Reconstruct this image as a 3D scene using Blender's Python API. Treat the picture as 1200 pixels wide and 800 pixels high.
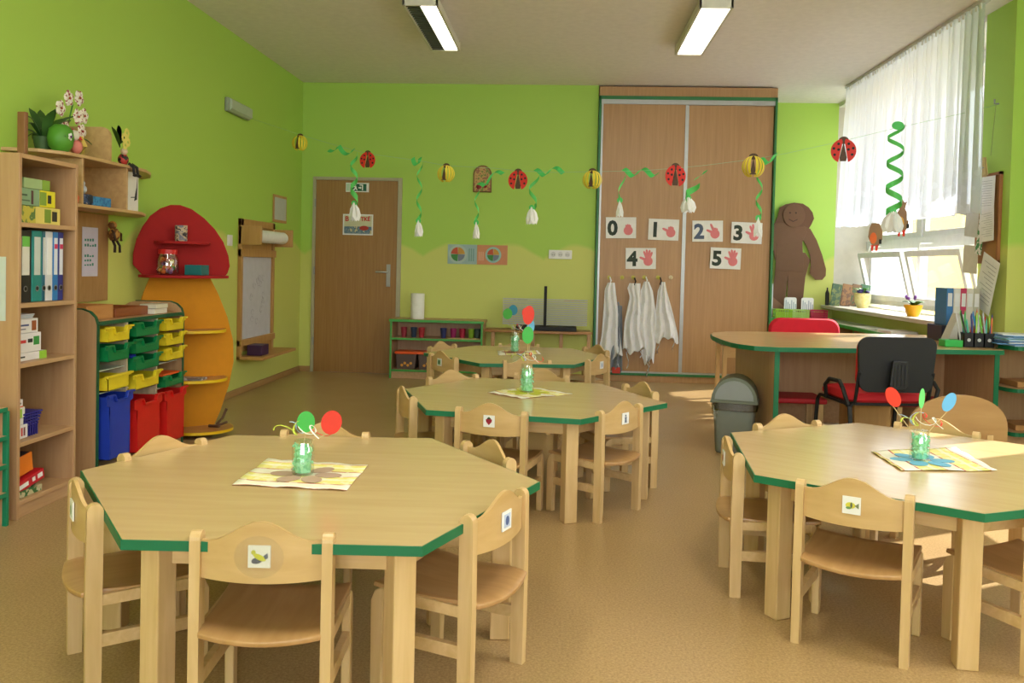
import bpy, bmesh, math, random
from mathutils import Vector, Matrix
PI = math.pi
random.seed(7)
for o in list(bpy.data.objects): bpy.data.objects.remove(o)
SC = bpy.context.scene
COL = SC.collection

# ------------------------------------------------------------------ camera
H = 1.1483
yaw, pitch, roll = -0.06011, -0.02777, 0.02348
F = Vector((math.sin(yaw)*math.cos(pitch), math.cos(yaw)*math.cos(pitch), math.sin(pitch)))
R0 = Vector((math.cos(yaw), -math.sin(yaw), 0)); U0 = R0.cross(F)
Rv = R0*math.cos(roll) + U0*math.sin(roll); Uv = U0*math.cos(roll) - R0*math.sin(roll)
cd = bpy.data.cameras.new('camera'); cam = bpy.data.objects.new('camera', cd); COL.objects.link(cam)
cam.matrix_world = Matrix(((Rv.x, Uv.x, -F.x, 0), (Rv.y, Uv.y, -F.y, 0), (Rv.z, Uv.z, -F.z, H), (0, 0, 0, 1)))
cd.sensor_width = 36; cd.lens = 1019.65/1200*36; cd.shift_y = -60.645/1200; cd.clip_start = .05
SC.camera = cam
# ------------------------------------------------------------------ world, sun, lights, exposure
W = bpy.data.worlds.new('world'); SC.world = W; W.use_nodes = True
bg = W.node_tree.nodes['Background']; bg.inputs[0].default_value = (.86, .93, 1, 1); bg.inputs[1].default_value = 6.5
sd = bpy.data.lights.new('sun', 'SUN'); sd.energy = 9.5; sd.angle = .01; sd.color = (1, .97, .91)
sun = bpy.data.objects.new('sun', sd); COL.objects.link(sun)
sun.rotation_euler = Vector((.74, .42, .74)).to_track_quat('Z', 'Y').to_euler()
def area(name, loc, size, dirv, e, col=(1, 1, 1)):
    l = bpy.data.lights.new(name, 'AREA'); l.shape = 'RECTANGLE'; l.size, l.size_y = size; l.energy = e; l.color = col
    o = bpy.data.objects.new(name, l); COL.objects.link(o); o.location = loc
    o.rotation_euler = Vector([-a for a in dirv]).to_track_quat('Z', 'Y').to_euler(); return o
area('near_window_fill', (3.24, 1.9, 1.75), (1.7, 3.6), (-1, 0, -.1), 92, (.98, .99, 1))  # fill area light added just inside the near window opening
area('rear_fill', (0.2, -2.9, 1.7), (4.2, 1.6), (0, 1, 0), 30, (1, .97, .92))  # fill area light added behind the camera, source unseen
SC.view_settings.view_transform = 'Standard'; SC.view_settings.look = 'None'
SC.view_settings.exposure = 0.05; SC.view_settings.gamma = 1; SC.view_settings.use_curve_mapping = False

# ------------------------------------------------------------------ materials
def lin(c): return tuple(((x/255)/12.92 if x/255 <= .04045 else ((x/255+.055)/1.055)**2.4) for x in c)
MC = {}
def nodes(name):
    m = bpy.data.materials.new(name); m.use_nodes = True
    return m, m.node_tree.nodes, m.node_tree.links, m.node_tree.nodes['Principled BSDF']
def M(rgb, rough=.5, metal=0, emit=0, noise=0, name=None):
    k = (rgb, rough, metal, emit, noise)
    if k in MC: return MC[k]
    m, n, l, b = nodes(name or 'paint'); c = lin(rgb)
    b.inputs['Base Color'].default_value = (*c, 1); b.inputs['Roughness'].default_value = rough; b.inputs['Metallic'].default_value = metal
    if emit: b.inputs['Emission Color'].default_value = (*c, 1); b.inputs['Emission Strength'].default_value = emit
    else:
        t = n.new('ShaderNodeTexNoise'); t.inputs['Scale'].default_value = 18 if not noise else noise; t.inputs['Detail'].default_value = 3
        tc = n.new('ShaderNodeTexCoord'); l.new(tc.outputs['Object'], t.inputs['Vector'])
        mx = n.new('ShaderNodeMix'); mx.data_type = 'RGBA'; mx.inputs[6].default_value = (*[x*.9 for x in c], 1); mx.inputs[7].default_value = (*[min(1, x*1.08) for x in c], 1)
        l.new(t.outputs[0], mx.inputs[0]); l.new(mx.outputs[2], b.inputs['Base Color'])
    MC[k] = m; return m
def ramp(n, stops, mode='LINEAR'):
    r = n.new('ShaderNodeValToRGB'); r.color_ramp.interpolation = mode
    while len(r.color_ramp.elements) < len(stops): r.color_ramp.elements.new(.5)
    for e, (p, c) in zip(r.color_ramp.elements, stops): e.position = p; e.color = (*lin(c), 1)
    return r
def wood(c1, c2, scale=(1.2, 14, 14), rough=.38, name='wood'):
    k = ('w', c1, c2, scale, rough)
    if k in MC: return MC[k]
    m, n, l, b = nodes(name)
    tc = n.new('ShaderNodeTexCoord'); mp = n.new('ShaderNodeMapping'); mp.inputs['Scale'].default_value = scale
    l.new(tc.outputs['Object'], mp.inputs[0])
    t = n.new('ShaderNodeTexNoise'); t.inputs['Scale'].default_value = 3.2; t.inputs['Detail'].default_value = 6; t.inputs['Distortion'].default_value = .5
    l.new(mp.outputs[0], t.inputs['Vector'])
    r = ramp(n, [(.3, c2), (.7, c1)]); l.new(t.outputs[0], r.inputs[0]); l.new(r.outputs[0], b.inputs['Base Color'])
    t2 = n.new('ShaderNodeTexNoise'); t2.inputs['Scale'].default_value = 40; l.new(mp.outputs[0], t2.inputs['Vector'])
    bp = n.new('ShaderNodeBump'); bp.inputs['Strength'].default_value = .03; l.new(t2.outputs[0], bp.inputs['Height']); l.new(bp.outputs[0], b.inputs['Normal'])
    b.inputs['Roughness'].default_value = rough
    MC[k] = m; return m
BEECH = wood((216, 184, 134), (202, 168, 114), (14, 14, 1.2), .35)      # solid chair wood, vertical grain
BEECHX = wood((216, 184, 134), (200, 166, 112), (1.2, 14, 14), .35)
TOPM = wood((206, 178, 132), (198, 168, 122), (.8, 7, 7), .22)
LAMV = wood((190, 152, 112), (178, 138, 98), (14, 14, 1), .42)         # cabinet laminate vertical grain
LAMY = wood((196, 158, 116), (182, 143, 102), (14, 1, 14), .42)
WARD = wood((186, 144, 96), (172, 130, 84), (16, 16, .7), .4)
DOORW = wood((164, 122, 66), (150, 108, 54), (20, 20, .8), .4)
GREEN = M((4, 108, 68), .5); LGREEN = M((70, 160, 70), .4)
WHITE = M((238, 238, 236), .5); PAPER = M((238, 238, 235), .7); BLACK = M((11, 11, 13), .6); GREY = M((150, 152, 150), .45)
def wall_mat(name, up, lo, zc=1.27, per=.62, var=1):
    m, n, l, b = nodes(name)
    g = n.new('ShaderNodeNewGeometry'); s = n.new('ShaderNodeSeparateXYZ'); l.new(g.outputs['Position'], s.inputs[0])
    def mt(op, a, c=None):
        q = n.new('ShaderNodeMath'); q.operation = op
        for i, v in enumerate((a, c)):
            if v is None: continue
            if isinstance(v, (int, float)): q.inputs[i].default_value = v
            else: l.new(v, q.inputs[i])
        return q.outputs[0]
    h = mt('ADD', s.outputs[0], s.outputs[1])
    sc = mt('ABSOLUTE', mt('SINE', mt('MULTIPLY', h, PI/per)))
    t = n.new('ShaderNodeTexNoise'); t.inputs['Scale'].default_value = 1.7; l.new(g.outputs['Position'], t.inputs['Vector'])
    bz = mt('ADD', mt('MULTIPLY', sc, .13*var), mt('MULTIPLY', t.outputs[0], .22*var))
    d = mt('SUBTRACT', mt('SUBTRACT', s.outputs[2], bz), zc-.17)
    f = mt('MULTIPLY', d, 22)
    cl = n.new('ShaderNodeClamp'); l.new(f, cl.inputs[0])
    mx = n.new('ShaderNodeMix'); mx.data_type = 'RGBA'; mx.inputs[6].default_value = (*lin(lo), 1); mx.inputs[7].default_value = (*lin(up), 1)
    l.new(cl.outputs[0], mx.inputs[0])
    t3 = n.new('ShaderNodeTexNoise'); t3.inputs['Scale'].default_value = 130; l.new(g.outputs['Position'], t3.inputs['Vector'])
    bp = n.new('ShaderNodeBump'); bp.inputs['Strength'].default_value = .06; l.new(t3.outputs[0], bp.inputs['Height']); l.new(bp.outputs[0], b.inputs['Normal'])
    l.new(mx.outputs[2], b.inputs['Base Color']); b.inputs['Roughness'].default_value = .6
    return m
WALLG = wall_mat('green_wall_paint', (172, 210, 88), (206, 212, 112))
CEIL = M((236, 230, 226), .8, name='ceiling_paint')
def floor_mat():
    m, n, l, b = nodes('speckled_floor')
    tc = n.new('ShaderNodeTexCoord')
    t = n.new('ShaderNodeTexNoise'); t.inputs['Scale'].default_value = 120; t.inputs['Detail'].default_value = 4; t.inputs['Roughness'].default_value = .75
    l.new(tc.outputs['Object'], t.inputs['Vector'])
    r = ramp(n, [(.30, (144, 114, 70)), (.5, (176, 146, 100)), (.70, (198, 168, 122))]); l.new(t.outputs[0], r.inputs[0])
    l.new(r.outputs[0], b.inputs['Base Color'])
    t2 = n.new('ShaderNodeTexNoise'); t2.inputs['Scale'].default_value = 3; l.new(tc.outputs['Object'], t2.inputs['Vector'])
    mr = n.new('ShaderNodeMapRange'); mr.inputs[3].default_value = .26; mr.inputs[4].default_value = .38; l.new(t2.outputs[0], mr.inputs[0]); l.new(mr.outputs[0], b.inputs['Roughness'])
    return m
FLOOR = floor_mat()
def glass_mat(tint=(1, 1, 1), refl=.1, name='pane_glass', rough=.02):
    m = bpy.data.materials.new(name); m.use_nodes = True; n = m.node_tree.nodes; l = m.node_tree.links; n.clear()
    o = n.new('ShaderNodeOutputMaterial'); a = n.new('ShaderNodeBsdfTransparent'); a.inputs[0].default_value = (*tint, 1)
    g = n.new('ShaderNodeBsdfGlossy'); g.inputs['Roughness'].default_value = rough; x = n.new('ShaderNodeMixShader'); x.inputs[0].default_value = refl
    l.new(a.outputs[0], x.inputs[1]); l.new(g.outputs[0], x.inputs[2]); l.new(x.outputs[0], o.inputs[0]); return m
GLASS = glass_mat(); JARG = glass_mat((.93, .97, .95), .22, 'jar_glass', .08); FILM = glass_mat((.98, .98, .96), .07, 'clear_film', .25)
def cloth_trans(name, rgb, transp, lace=False):
    m = bpy.data.materials.new(name); m.use_nodes = True; n = m.node_tree.nodes; l = m.node_tree.links; n.clear()
    o = n.new('ShaderNodeOutputMaterial'); t = n.new('ShaderNodeBsdfTransparent'); d = n.new('ShaderNodeBsdfDiffuse'); tl = n.new('ShaderNodeBsdfTranslucent')
    for q in (d, tl): q.inputs[0].default_value = (*lin(rgb), 1)
    x = n.new('ShaderNodeMixShader'); x.inputs[0].default_value = .8; l.new(d.outputs[0], x.inputs[1]); l.new(tl.outputs[0], x.inputs[2])
    y = n.new('ShaderNodeMixShader'); l.new(x.outputs[0], y.inputs[1]); l.new(t.outputs[0], y.inputs[2]); l.new(y.outputs[0], o.inputs[0])
    y.inputs[0].default_value = transp
    if lace:
        g = n.new('ShaderNodeNewGeometry'); s = n.new('ShaderNodeSeparateXYZ'); l.new(g.outputs['Position'], s.inputs[0])
        v = n.new('ShaderNodeTexVoronoi'); v.inputs['Scale'].default_value = 13; l.new(g.outputs['Position'], v.inputs['Vector'])
        lt = n.new('ShaderNodeMath'); lt.operation = 'LESS_THAN'; l.new(v.outputs['Distance'], lt.inputs[0]); lt.inputs[1].default_value = .33
        z = n.new('ShaderNodeMath'); z.operation = 'LESS_THAN'; l.new(s.outputs[2], z.inputs[0]); z.inputs[1].default_value = 1.92
        a = n.new('ShaderNodeMath'); a.operation = 'MULTIPLY'; l.new(lt.outputs[0], a.inputs[0]); l.new(z.outputs[0], a.inputs[1])
        c = n.new('ShaderNodeMapRange'); c.inputs[3].default_value = transp; c.inputs[4].default_value = transp*.25; l.new(a.outputs[0], c.inputs[0]); l.new(c.outputs[0], y.inputs[0])
    return m
CURT = cloth_trans('sheer_curtain', (238, 242, 252), .09, True)
APRON = M((232, 232, 232), .85)
def napkin_mat():
    m, n, l, b = nodes('napkin'); tc = n.new('ShaderNodeTexCoord'); s = n.new('ShaderNodeSeparateXYZ'); l.new(tc.outputs['Object'], s.inputs[0])
    w = n.new('ShaderNodeMath'); w.operation = 'MULTIPLY'; l.new(s.outputs[1], w.inputs[0]); w.inputs[1].default_value = 6.6
    f = n.new('ShaderNodeMath'); f.operation = 'FRACT'; l.new(w.outputs[0], f.inputs[0])
    r = ramp(n, [(0, (240, 236, 215)), (.3, (190, 70, 70)), (.34, (236, 228, 140)), (.62, (244, 240, 200)), (.72, (236, 228, 130)), (.9, (214, 130, 110)), (.93, (240, 236, 220))], 'CONSTANT')
    l.new(f.outputs[0], r.inputs[0])
    t = n.new('ShaderNodeTexNoise'); t.inputs['Scale'].default_value = 34; l.new(tc.outputs['Object'], t.inputs['Vector'])
    mr = n.new('ShaderNodeMapRange'); mr.inputs[1].default_value = .5; mr.inputs[2].default_value = .62; mr.inputs[4].default_value = .6; l.new(t.outputs[0], mr.inputs[0])
    mx = n.new('ShaderNodeMix'); mx.data_type = 'RGBA'; mx.inputs[7].default_value = (*lin((246, 242, 224)), 1); l.new(r.outputs[0], mx.inputs[6]); l.new(mr.outputs[0], mx.inputs[0])
    l.new(mx.outputs[2], b.inputs['Base Color']); b.inputs['Roughness'].default_value = .8; return m
NAPKIN = napkin_mat()
def print_mat(cols, scale=20, name='printed_card'):
    k = ('p', tuple(cols), scale)
    if k in MC: return MC[k]
    m, n, l, b = nodes(name); tc = n.new('ShaderNodeTexCoord'); t = n.new('ShaderNodeTexNoise'); t.inputs['Scale'].default_value = scale; t.inputs['Detail'].default_value = 2
    l.new(tc.outputs['Object'], t.inputs['Vector']); N = len(cols)
    r = ramp(n, [((.30+.4*i/max(1, N-1)) if i else 0, c) for i, c in enumerate(cols)], 'CONSTANT'); l.new(t.outputs[0], r.inputs[0]); l.new(r.outputs[0], b.inputs['Base Color'])
    b.inputs['Roughness'].default_value = .55; MC[k] = m; return m

# ------------------------------------------------------------------ mesh helpers
class MB:
    def __init__(s): s.bm = bmesh.new(); s.mi = 0
    def _tag(s, n0):
        s.bm.faces.ensure_lookup_table()
        for f in s.bm.faces[n0:]: f.material_index = s.mi
        return s
    def box(s, lo, hi, rz=0, ctr=None):
        n0 = len(s.bm.faces); v = []
        for z in (lo[2], hi[2]):
            for x, y in ((lo[0], lo[1]), (hi[0], lo[1]), (hi[0], hi[1]), (lo[0], hi[1])):
                if rz:
                    c = ctr or ((lo[0]+hi[0])/2, (lo[1]+hi[1])/2); dx, dy = x-c[0], y-c[1]
                    p = (c[0]+dx*math.cos(rz)-dy*math.sin(rz), c[1]+dx*math.sin(rz)+dy*math.cos(rz), z)
                else: p = (x, y, z)
                v.append(s.bm.verts.new(p))
        for f in ((3, 2, 1, 0), (4, 5, 6, 7), (0, 1, 5, 4), (1, 2, 6, 5), (2, 3, 7, 6), (3, 0, 4, 7)): s.bm.faces.new([v[i] for i in f])
        return s._tag(n0)
    def prism(s, pts, a, b, ax='z'):
        """polygon pts extruded from a to b along ax; pts are the other two axes in order (xy | xz | yz)"""
        n0 = len(s.bm.faces)
        def P(p, t): return {'z': (p[0], p[1], t), 'y': (p[0], t, p[1]), 'x': (t, p[0], p[1])}[ax]
        A = [s.bm.verts.new(P(p, a)) for p in pts]; B = [s.bm.verts.new(P(p, b)) for p in pts]; n = len(pts)
        fs = [s.bm.faces.new(A[::-1]), s.bm.faces.new(B)] + [s.bm.faces.new((A[i], A[(i+1) % n], B[(i+1) % n], B[i])) for i in range(n)]
        return s._tag(n0)
    def sweep(s, loops, close=True, cap=True):
        n0 = len(s.bm.faces); V = [[s.bm.verts.new(p) for p in L] for L in loops]; n = len(V[0])
        for a, b in zip(V, V[1:]):
            for i in range(n if close else n-1): s.bm.faces.new((a[i], a[(i+1) % n], b[(i+1) % n], b[i]))
        if cap and close: s.bm.faces.new(V[0][::-1]); s.bm.faces.new(V[-1])
        return s._tag(n0)
    def lathe(s, prof, c=(0, 0), n=20):
        return s.sweep([[(c[0]+r*math.cos(2*PI*i/n), c[1]+r*math.sin(2*PI*i/n), z) for i in range(n)] for r, z in prof])
    def tube(s, pts, r, n=8, flat=None):
        pts = [Vector(p) for p in pts]; L = []
        up = Vector((0, 0, 1))
        for i, p in enumerate(pts):
            d = (pts[min(i+1, len(pts)-1)]-pts[max(i-1, 0)]).normalized()
            a = d.cross(up)
            if a.length < .05: a = d.cross(Vector((1, 0, 0)))
            a.normalize(); b = d.cross(a); rr = r[i] if isinstance(r, (list, tuple)) else r; r2 = flat or rr
            L.append([p+a*rr*math.cos(2*PI*k/n)+b*r2*math.sin(2*PI*k/n) for k in range(n)])
        return s.sweep(L)
    def ball(s, c, r, n=12, sc=(1, 1, 1)):
        L = []
        for j in range(n//2+1):
            t = PI*j/(n//2); q = max(math.sin(t), .02)
            L.append([(c[0]+sc[0]*r*q*math.cos(2*PI*i/n), c[1]+sc[1]*r*q*math.sin(2*PI*i/n), c[2]-sc[2]*r*math.cos(t)) for i in range(n)])
        return s.sweep(L)
    def xf(s, mat):
        bmesh.ops.transform(s.bm, matrix=mat, verts=s.bm.verts); return s
    def build(s, name, mats, parent=None, bevel=0, smooth=False, solid=0, label=None):
        bmesh.ops.recalc_face_normals(s.bm, faces=s.bm.faces)
        me = bpy.data.meshes.new(name); s.bm.to_mesh(me); s.bm.free()
        for m in (mats if isinstance(mats, (list, tuple)) else [mats]): me.materials.append(m)
        o = bpy.data.objects.new(name, me); COL.objects.link(o)
        if parent is not None: o.parent = parent
        if smooth:
            for p in me.polygons: p.use_smooth = True
            md = o.modifiers.new('edges', 'EDGE_SPLIT'); md.split_angle = .7
        if solid: md = o.modifiers.new('solid', 'SOLIDIFY'); md.thickness = solid
        if bevel: md = o.modifiers.new('bevel', 'BEVEL'); md.width = bevel; md.segments = 2; md.limit_method = 'ANGLE'
        if label: o['label'] = label
        return o
def B(lo, hi, name, mat, parent=None, bevel=.002, label=None): return MB().box(lo, hi).build(name, mat, parent, bevel, label=label)
def thing(name, label, cat, loc=(0, 0, 0), rz=0, group=None):
    o = bpy.data.objects.new(name, None); COL.objects.link(o); o.empty_display_size = .1
    o.location = loc; o.rotation_euler = (0, 0, rz); o['label'] = label; o['category'] = cat
    if group: o['group'] = group
    return o
def tag(o, label, cat, group=None, loc=None):
    o['label'] = label; o['category'] = cat
    if group: o['group'] = group
    if loc: o.location = loc
    return o
def struct(o): o['kind'] = 'structure'; return o
def dup(root, loc, rz, label, group=None, skip=()):
    def cp(o, par):
        c = o.copy(); COL.objects.link(c)
        if par is not None: c.parent = par
        for ch in list(o.children):
            if ch.name.split('.')[0] not in skip: cp(ch, c)
        return c
    r = cp(root, None); r.location = loc; r.rotation_euler = (0, 0, rz); r['label'] = label
    if group: r['group'] = group
    return r
def text(txt, size, mat, name, parent=None, loc=(0, 0, 0), rot=(PI/2, 0, 0), bold=.0, ext=.0006, align='LEFT'):
    cu = bpy.data.curves.new('text', 'FONT'); cu.body = txt; cu.size = size; cu.offset = bold; cu.extrude = ext; cu.align_x = align; cu.resolution_u = 3
    t = bpy.data.objects.new('text', cu); COL.objects.link(t)
    dg = bpy.context.evaluated_depsgraph_get(); me = bpy.data.meshes.new_from_object(t.evaluated_get(dg)); bpy.data.objects.remove(t)
    me.materials.clear(); me.materials.append(mat)
    o = bpy.data.objects.new(name, me); COL.objects.link(o); o.location = loc; o.rotation_euler = rot
    if parent is not None: o.parent = parent
    return o
def circ(r, n=24, c=(0, 0), a0=0, a1=2*PI, ry=None):
    full = abs(a1-a0-2*PI) < 1e-6
    return [(c[0]+r*math.cos(a0+(a1-a0)*i/(n if full else n-1)), c[1]+(ry or r)*math.sin(a0+(a1-a0)*i/(n if full else n-1))) for i in range(n)]

# ================================================================== ROOM SHELL
XL, YB, C = -2.746, 8.9, 2.99
YR, XR, XW = 9.7, 2.93, 3.32        # recess back wall, pillar face, window plane
def S(lo, hi, name, mat, bevel=0): return struct(MB().box(lo, hi).build(name, mat, None, bevel))
S((-2.9, -3, -.1), (4.0, 9.9, 0), 'floor', FLOOR)
S((-2.9, -3, C), (4.0, 9.9, C+.1), 'ceiling', CEIL)
m = MB(); m.box((-2.9, 5.83, 0), (XL, 9.9, C)); m.box((-2.9, -3, 0), (XL+.012, 5.812, C)); m.box((-2.9, 5.812, 0), (XL-.02, 5.83, C)); struct(m.build('wall_left', WALLG))
m = MB(); m.box((XL, YB, 0), (-2.62, 9.0, C)); m.box((-2.62, YB, 2.02), (-1.69, 9.0, C)); m.box((-1.69, YB, 0), (.30, 9.0, C)); m.box((.28, 9.0, 0), (.30, 9.8, C))
struct(m.build('wall_back', WALLG))
NICHE = M((206, 200, 186), .7)
S((.28, YR, 0), (XR, 9.8, C), 'wall_recess', WALLG)
S((XR, YR, 0), (3.45, 9.8, C), 'trim_1', NICHE)                        # far reveal of the window niche
m = MB(); m.box((XR, 5.97, 0), (3.6, 6.38, C)); struct(m.build('wall_pillar', WALLG))
m = MB(); m.box((XR, 6.38, 0), (3.40, YR, .79)); struct(m.build('wall_under_window', WALLG))
m = MB(); m.box((XR, 6.38, 2.95), (3.45, YR, C)); struct(m.build('wall_over_window', CEIL))
m = MB()                                                              # nearer right wall with its wide window opening
m.box((3.25, -3, 0), (3.40, 5.97, .95)); m.box((3.25, -3, 2.85), (3.40, 5.97, C)); m.box((3.25, 4.95, .95), (3.40, 5.97, 2.85)); m.box((3.25, -3, .95), (3.40, .2, 2.85)); m.box((3.25, 2.45, .95), (3.40, 2.95, 2.85))
struct(m.build('wall_right', WALLG))
m = MB(); m.box((-2.9, -3.1, 0), (4, -3, .9)); m.box((-2.9, -3.1, 2.6), (4, -3, C)); m.box((-2.9, -3.1, .9), (-2.2, -3, 2.6)); m.box((2.4, -3.1, .9), (4, -3, 2.6)); struct(m.build('wall_front', WALLG))
BASEB = wood((180, 144, 92), (166, 128, 78), (1, 1, 10), .45)
S((XL, 5.84, 0), (XL+.014, YB, .055), 'baseboard_left', BASEB, .003)
m = MB(); m.box((XL, YB-.014, 0), (-2.62, YB, .055)); m.box((-1.69, YB-.014, 0), (.29, YB, .055)); struct(m.build('baseboard_back', BASEB, None, .003))

# window with hopper sashes
win = struct(bpy.data.objects.new('window_1', None)); COL.objects.link(win); PVC = M((244, 244, 246), .35, name='white_pvc')
ys = [9.62, 8.34, 7.10, 6.40]
m = MB()
m.box((XW-.03, 6.38, .83), (XW+.04, YR, .89)); m.box((XW-.03, 6.38, 2.90), (XW+.04, YR, 2.95)); m.box((XW-.05, 6.38, 1.40), (XW+.04, YR, 1.50))
for y in ys: m.box((XW-.03, y-.04, .83), (XW+.04, y+.04, 2.95))
m.build('frame', PVC, win, .004)
for a, b in zip(ys, ys[1:]):
    y0, y1 = b+.05, a-.05
    # tilted lower sash: hinged at bottom, leaning into the room
    m = MB(); w = .055
    m.box((-.02, y0, 0), (.02, y1, w)); m.box((-.02, y0, .50-w), (.02, y1, .50)); m.box((-.02, y0, w), (.02, y0+w, .50-w)); m.box((-.02, y1-w, w), (.02, y1, .50-w))
    rot = Matrix.Translation((XW-.05, 0, .885)) @ Matrix.Rotation(-.24, 4, 'Y')
    m.xf(rot); s_ = m.build('hopper_sash', PVC, win, .003)
    m = MB(); m.box((-.004, y0+w, w), (.004, y1-w, .50-w)); m.xf(rot); m.build('pane', GLASS, s_)
    m = MB(); m.tube([(XW-.03, y1-.3, 1.44), (XW-.16, y1-.3, 1.43), (XW-.17, y1-.3, 1.38)], .007); m.build('stay_arm', PVC, s_)
    m = MB(); m.box((XW-.02, y0, 1.50), (XW+.02, y1, 1.555)); m.box((XW-.02, y0, 2.85), (XW+.02, y1, 2.90)); m.box((XW-.02, y0, 1.555), (XW+.02, y0+w, 2.85)); m.box((XW-.02, y1-w, 1.555), (XW+.02, y1, 2.85))
    u_ = m.build('upper_sash', PVC, win, .003)
    B((XW-.004, y0+w, 1.555), (XW+.004, y1-w, 2.85), 'pane', GLASS, u_, 0)
S((2.80, 6.40, .765), (XW-.03, YR-.001, .80), 'trim_2', M((214, 206, 194), .4), .006)   # window sill
# near window frame (out of the picture, carries the sunlight)
win2 = struct(bpy.data.objects.new('window_2', None)); COL.objects.link(win2)
m = MB()
for y in (.24, 1.3, 2.41, 2.99, 3.50, 4.18, 4.91): m.box((3.29, y-.03, .95), (3.35, y+.03, 2.85))
m.box((3.29, .2, 1.45), (3.35, 4.95, 1.53)); m.build('frame', PVC, win2)
SUN_MASK = M((230, 226, 214), .8)
for a, b, z in ((.2, 2.95, 1.15), (2.96, 3.48, .98), (3.80, 4.30, 1.2), (4.55, 4.7, 1.9)): B((3.365, a, z), (3.375, b, 2.85), 'sun_blocker', SUN_MASK, win2, 0)  # unseen slabs added to limit the sun patches on table and floor

# door
dr = struct(bpy.data.objects.new('door_1', None)); COL.objects.link(dr)
B((-2.587, 8.885, .001), (-1.733, 8.925, 1.987), 'door_leaf', DOORW, dr, .003)
m = MB(); m.box((-2.62, 8.875, 0), (-2.588, 8.97, 2.02)); m.box((-1.732, 8.875, 0), (-1.69, 8.97, 2.02)); m.box((-2.588, 8.875, 1.988), (-1.732, 8.97, 2.02)); m.build('door_frame', M((176, 170, 140), .45), dr, .003)
m = MB(); m.box((-1.835, 8.872, .90), (-1.795, 8.886, 1.13)); m.tube([(-1.815, 8.872, 1.05), (-1.815, 8.84, 1.05), (-1.83, 8.835, 1.05), (-1.94, 8.835, 1.05)], .009); m.build('door_handle', M((170, 168, 160), .3, .8), dr, 0, True)
for z in (.32, 1.05, 1.75): MB().lathe([(.008, z-.04), (.008, z+.04)], (-2.592, 8.872), 8).build('hinge', GREY, dr)

# fixtures on the ceiling
def lamp(x0, x1, y0, y1, label, both):
    t = thing('ceiling_light', label, 'light', ((x0+x1)/2, (y0+y1)/2, C-.001)); w = (x1-x0)/2; L = (y1-y0)/2
    WHT = M((214, 212, 200), .45)
    m = MB(); m.prism([(-w, -.085), (-w, -.03), (-w+.03, 0), (w-.03, 0), (w, -.03), (w, -.085), (w-.02, -.085), (w-.02, -.03), (-w+.02, -.03), (-w+.02, -.085)], -L, L, 'y'); m.box((-w, -L, -.085), (w, -L+.018, -.0)); m.box((-w, L-.018, -.085), (w, L, -.0))
    m.build('housing', WHT, t, .003)
    LIT = bpy.data.materials.get('tube_glow')
    if not LIT:
        LIT = bpy.data.materials.new('tube_glow'); LIT.use_nodes = True; b = LIT.node_tree.nodes['Principled BSDF']
        b.inputs['Base Color'].default_value = (.9, .9, .85, 1); b.inputs['Emission Color'].default_value = (1, .93, .80, 1); b.inputs['Emission Strength'].default_value = 9
    xs = [(-w+.03, w-.03)] if both else [(-.005, w-.03)]
    for a, b in xs: MB().box((a, -L+.022, -.072), (b, L-.022, -.062)).build('diffuser', LIT, t)
    m = MB()
    for k in range(24):
        y = -L+.04+k*(2*L-.08)/23; m.box((-w+.022, y-.0015, -.083), ((w-.03) if both else -.008, y+.0015, -.073)) if not both else None
    if not both:
        m.box((-.008, -L+.02, -.083), (-.004, L-.02, -.06)); m.box((-w+.021, -L+.02, -.062), (-.008, L-.02, -.058)); m.build('louvre', M((96, 100, 84), .4, .5), t)
    else: m.bm.free()
    return t
lamp(-1.155, -.905, 5.93, 7.19, 'long fluorescent ceiling light on the left with one half dark', False)
lamp(.855, 1.085, 5.95, 7.26, 'long fluorescent ceiling light on the right, fully lit', True)
for x in (-1.03, .97):                                                # unseen pair of fill lights added behind the viewer
    l = bpy.data.lights.new('rear_ceiling_fill', 'AREA'); l.shape = 'RECTANGLE'; l.size = .2; l.size_y = 1.2; l.energy = 22; l.color = (1, .92, .78)
    o = bpy.data.objects.new('rear_ceiling_fill', l); COL.objects.link(o); o.location = (x, 2.0, C-.06)

# outside
tag(B((17, -6, -3), (17.4, 44, 4.2), 'building', M((226, 186, 90), .8), None, 0), 'pale yellow rendered building seen through the open lower sash', 'building')
struct(B((3.9, -20, -1.2), (30, 40, -1.0), 'ground_outside', M((150, 150, 140), .9), None, 0))

# ================================================================== WARDROBE
wd = thing('wardrobe', 'tall built-in wardrobe with two sliding beech doors and green edging', 'wardrobe', (1.19, 8.86, 0))
x0, x1 = -.885, .885
B((x0, .0, 2.88), (x1, .8, 2.975), 'fascia', WARD, wd)
B((x0, .0, 0), (x1, .8, .065), 'plinth', WARD, wd)
m = MB(); m.box((x0, -.012, .065), (x0+.022, .8, 2.88)); m.box((x1-.022, -.012, .065), (x1, .8, 2.88)); m.box((x0, -.012, 2.845), (x1, .02, 2.88)); m.box((x0, -.012, .065), (x1, .02, .09)); m.build('green_frame', M((40, 120, 62), .4), wd, .002)
RAIL = M((176, 178, 176), .35, .6)
m = MB(); m.box((x0+.024, -.006, 2.80), (x1-.024, .05, 2.845)); m.box((x0+.024, -.004, .09), (x1-.024, .05, .105)); m.build('rail', RAIL, wd)
for i, (a, b, yy) in enumerate(((x0+.026, .0, .006), (.0, x1-.026, .03))):
    d = B((a, yy, .105), (b, yy+.018, 2.80), 'sliding_door', WARD, wd)
    m = MB(); m.box((a, yy-.008, .105), (a+.018, yy, 2.80)); m.box((b-.02, yy-.008, .105), (b, yy, 2.80)) if i == 0 else None; m.build('handle_strip', RAIL, d)

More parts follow.
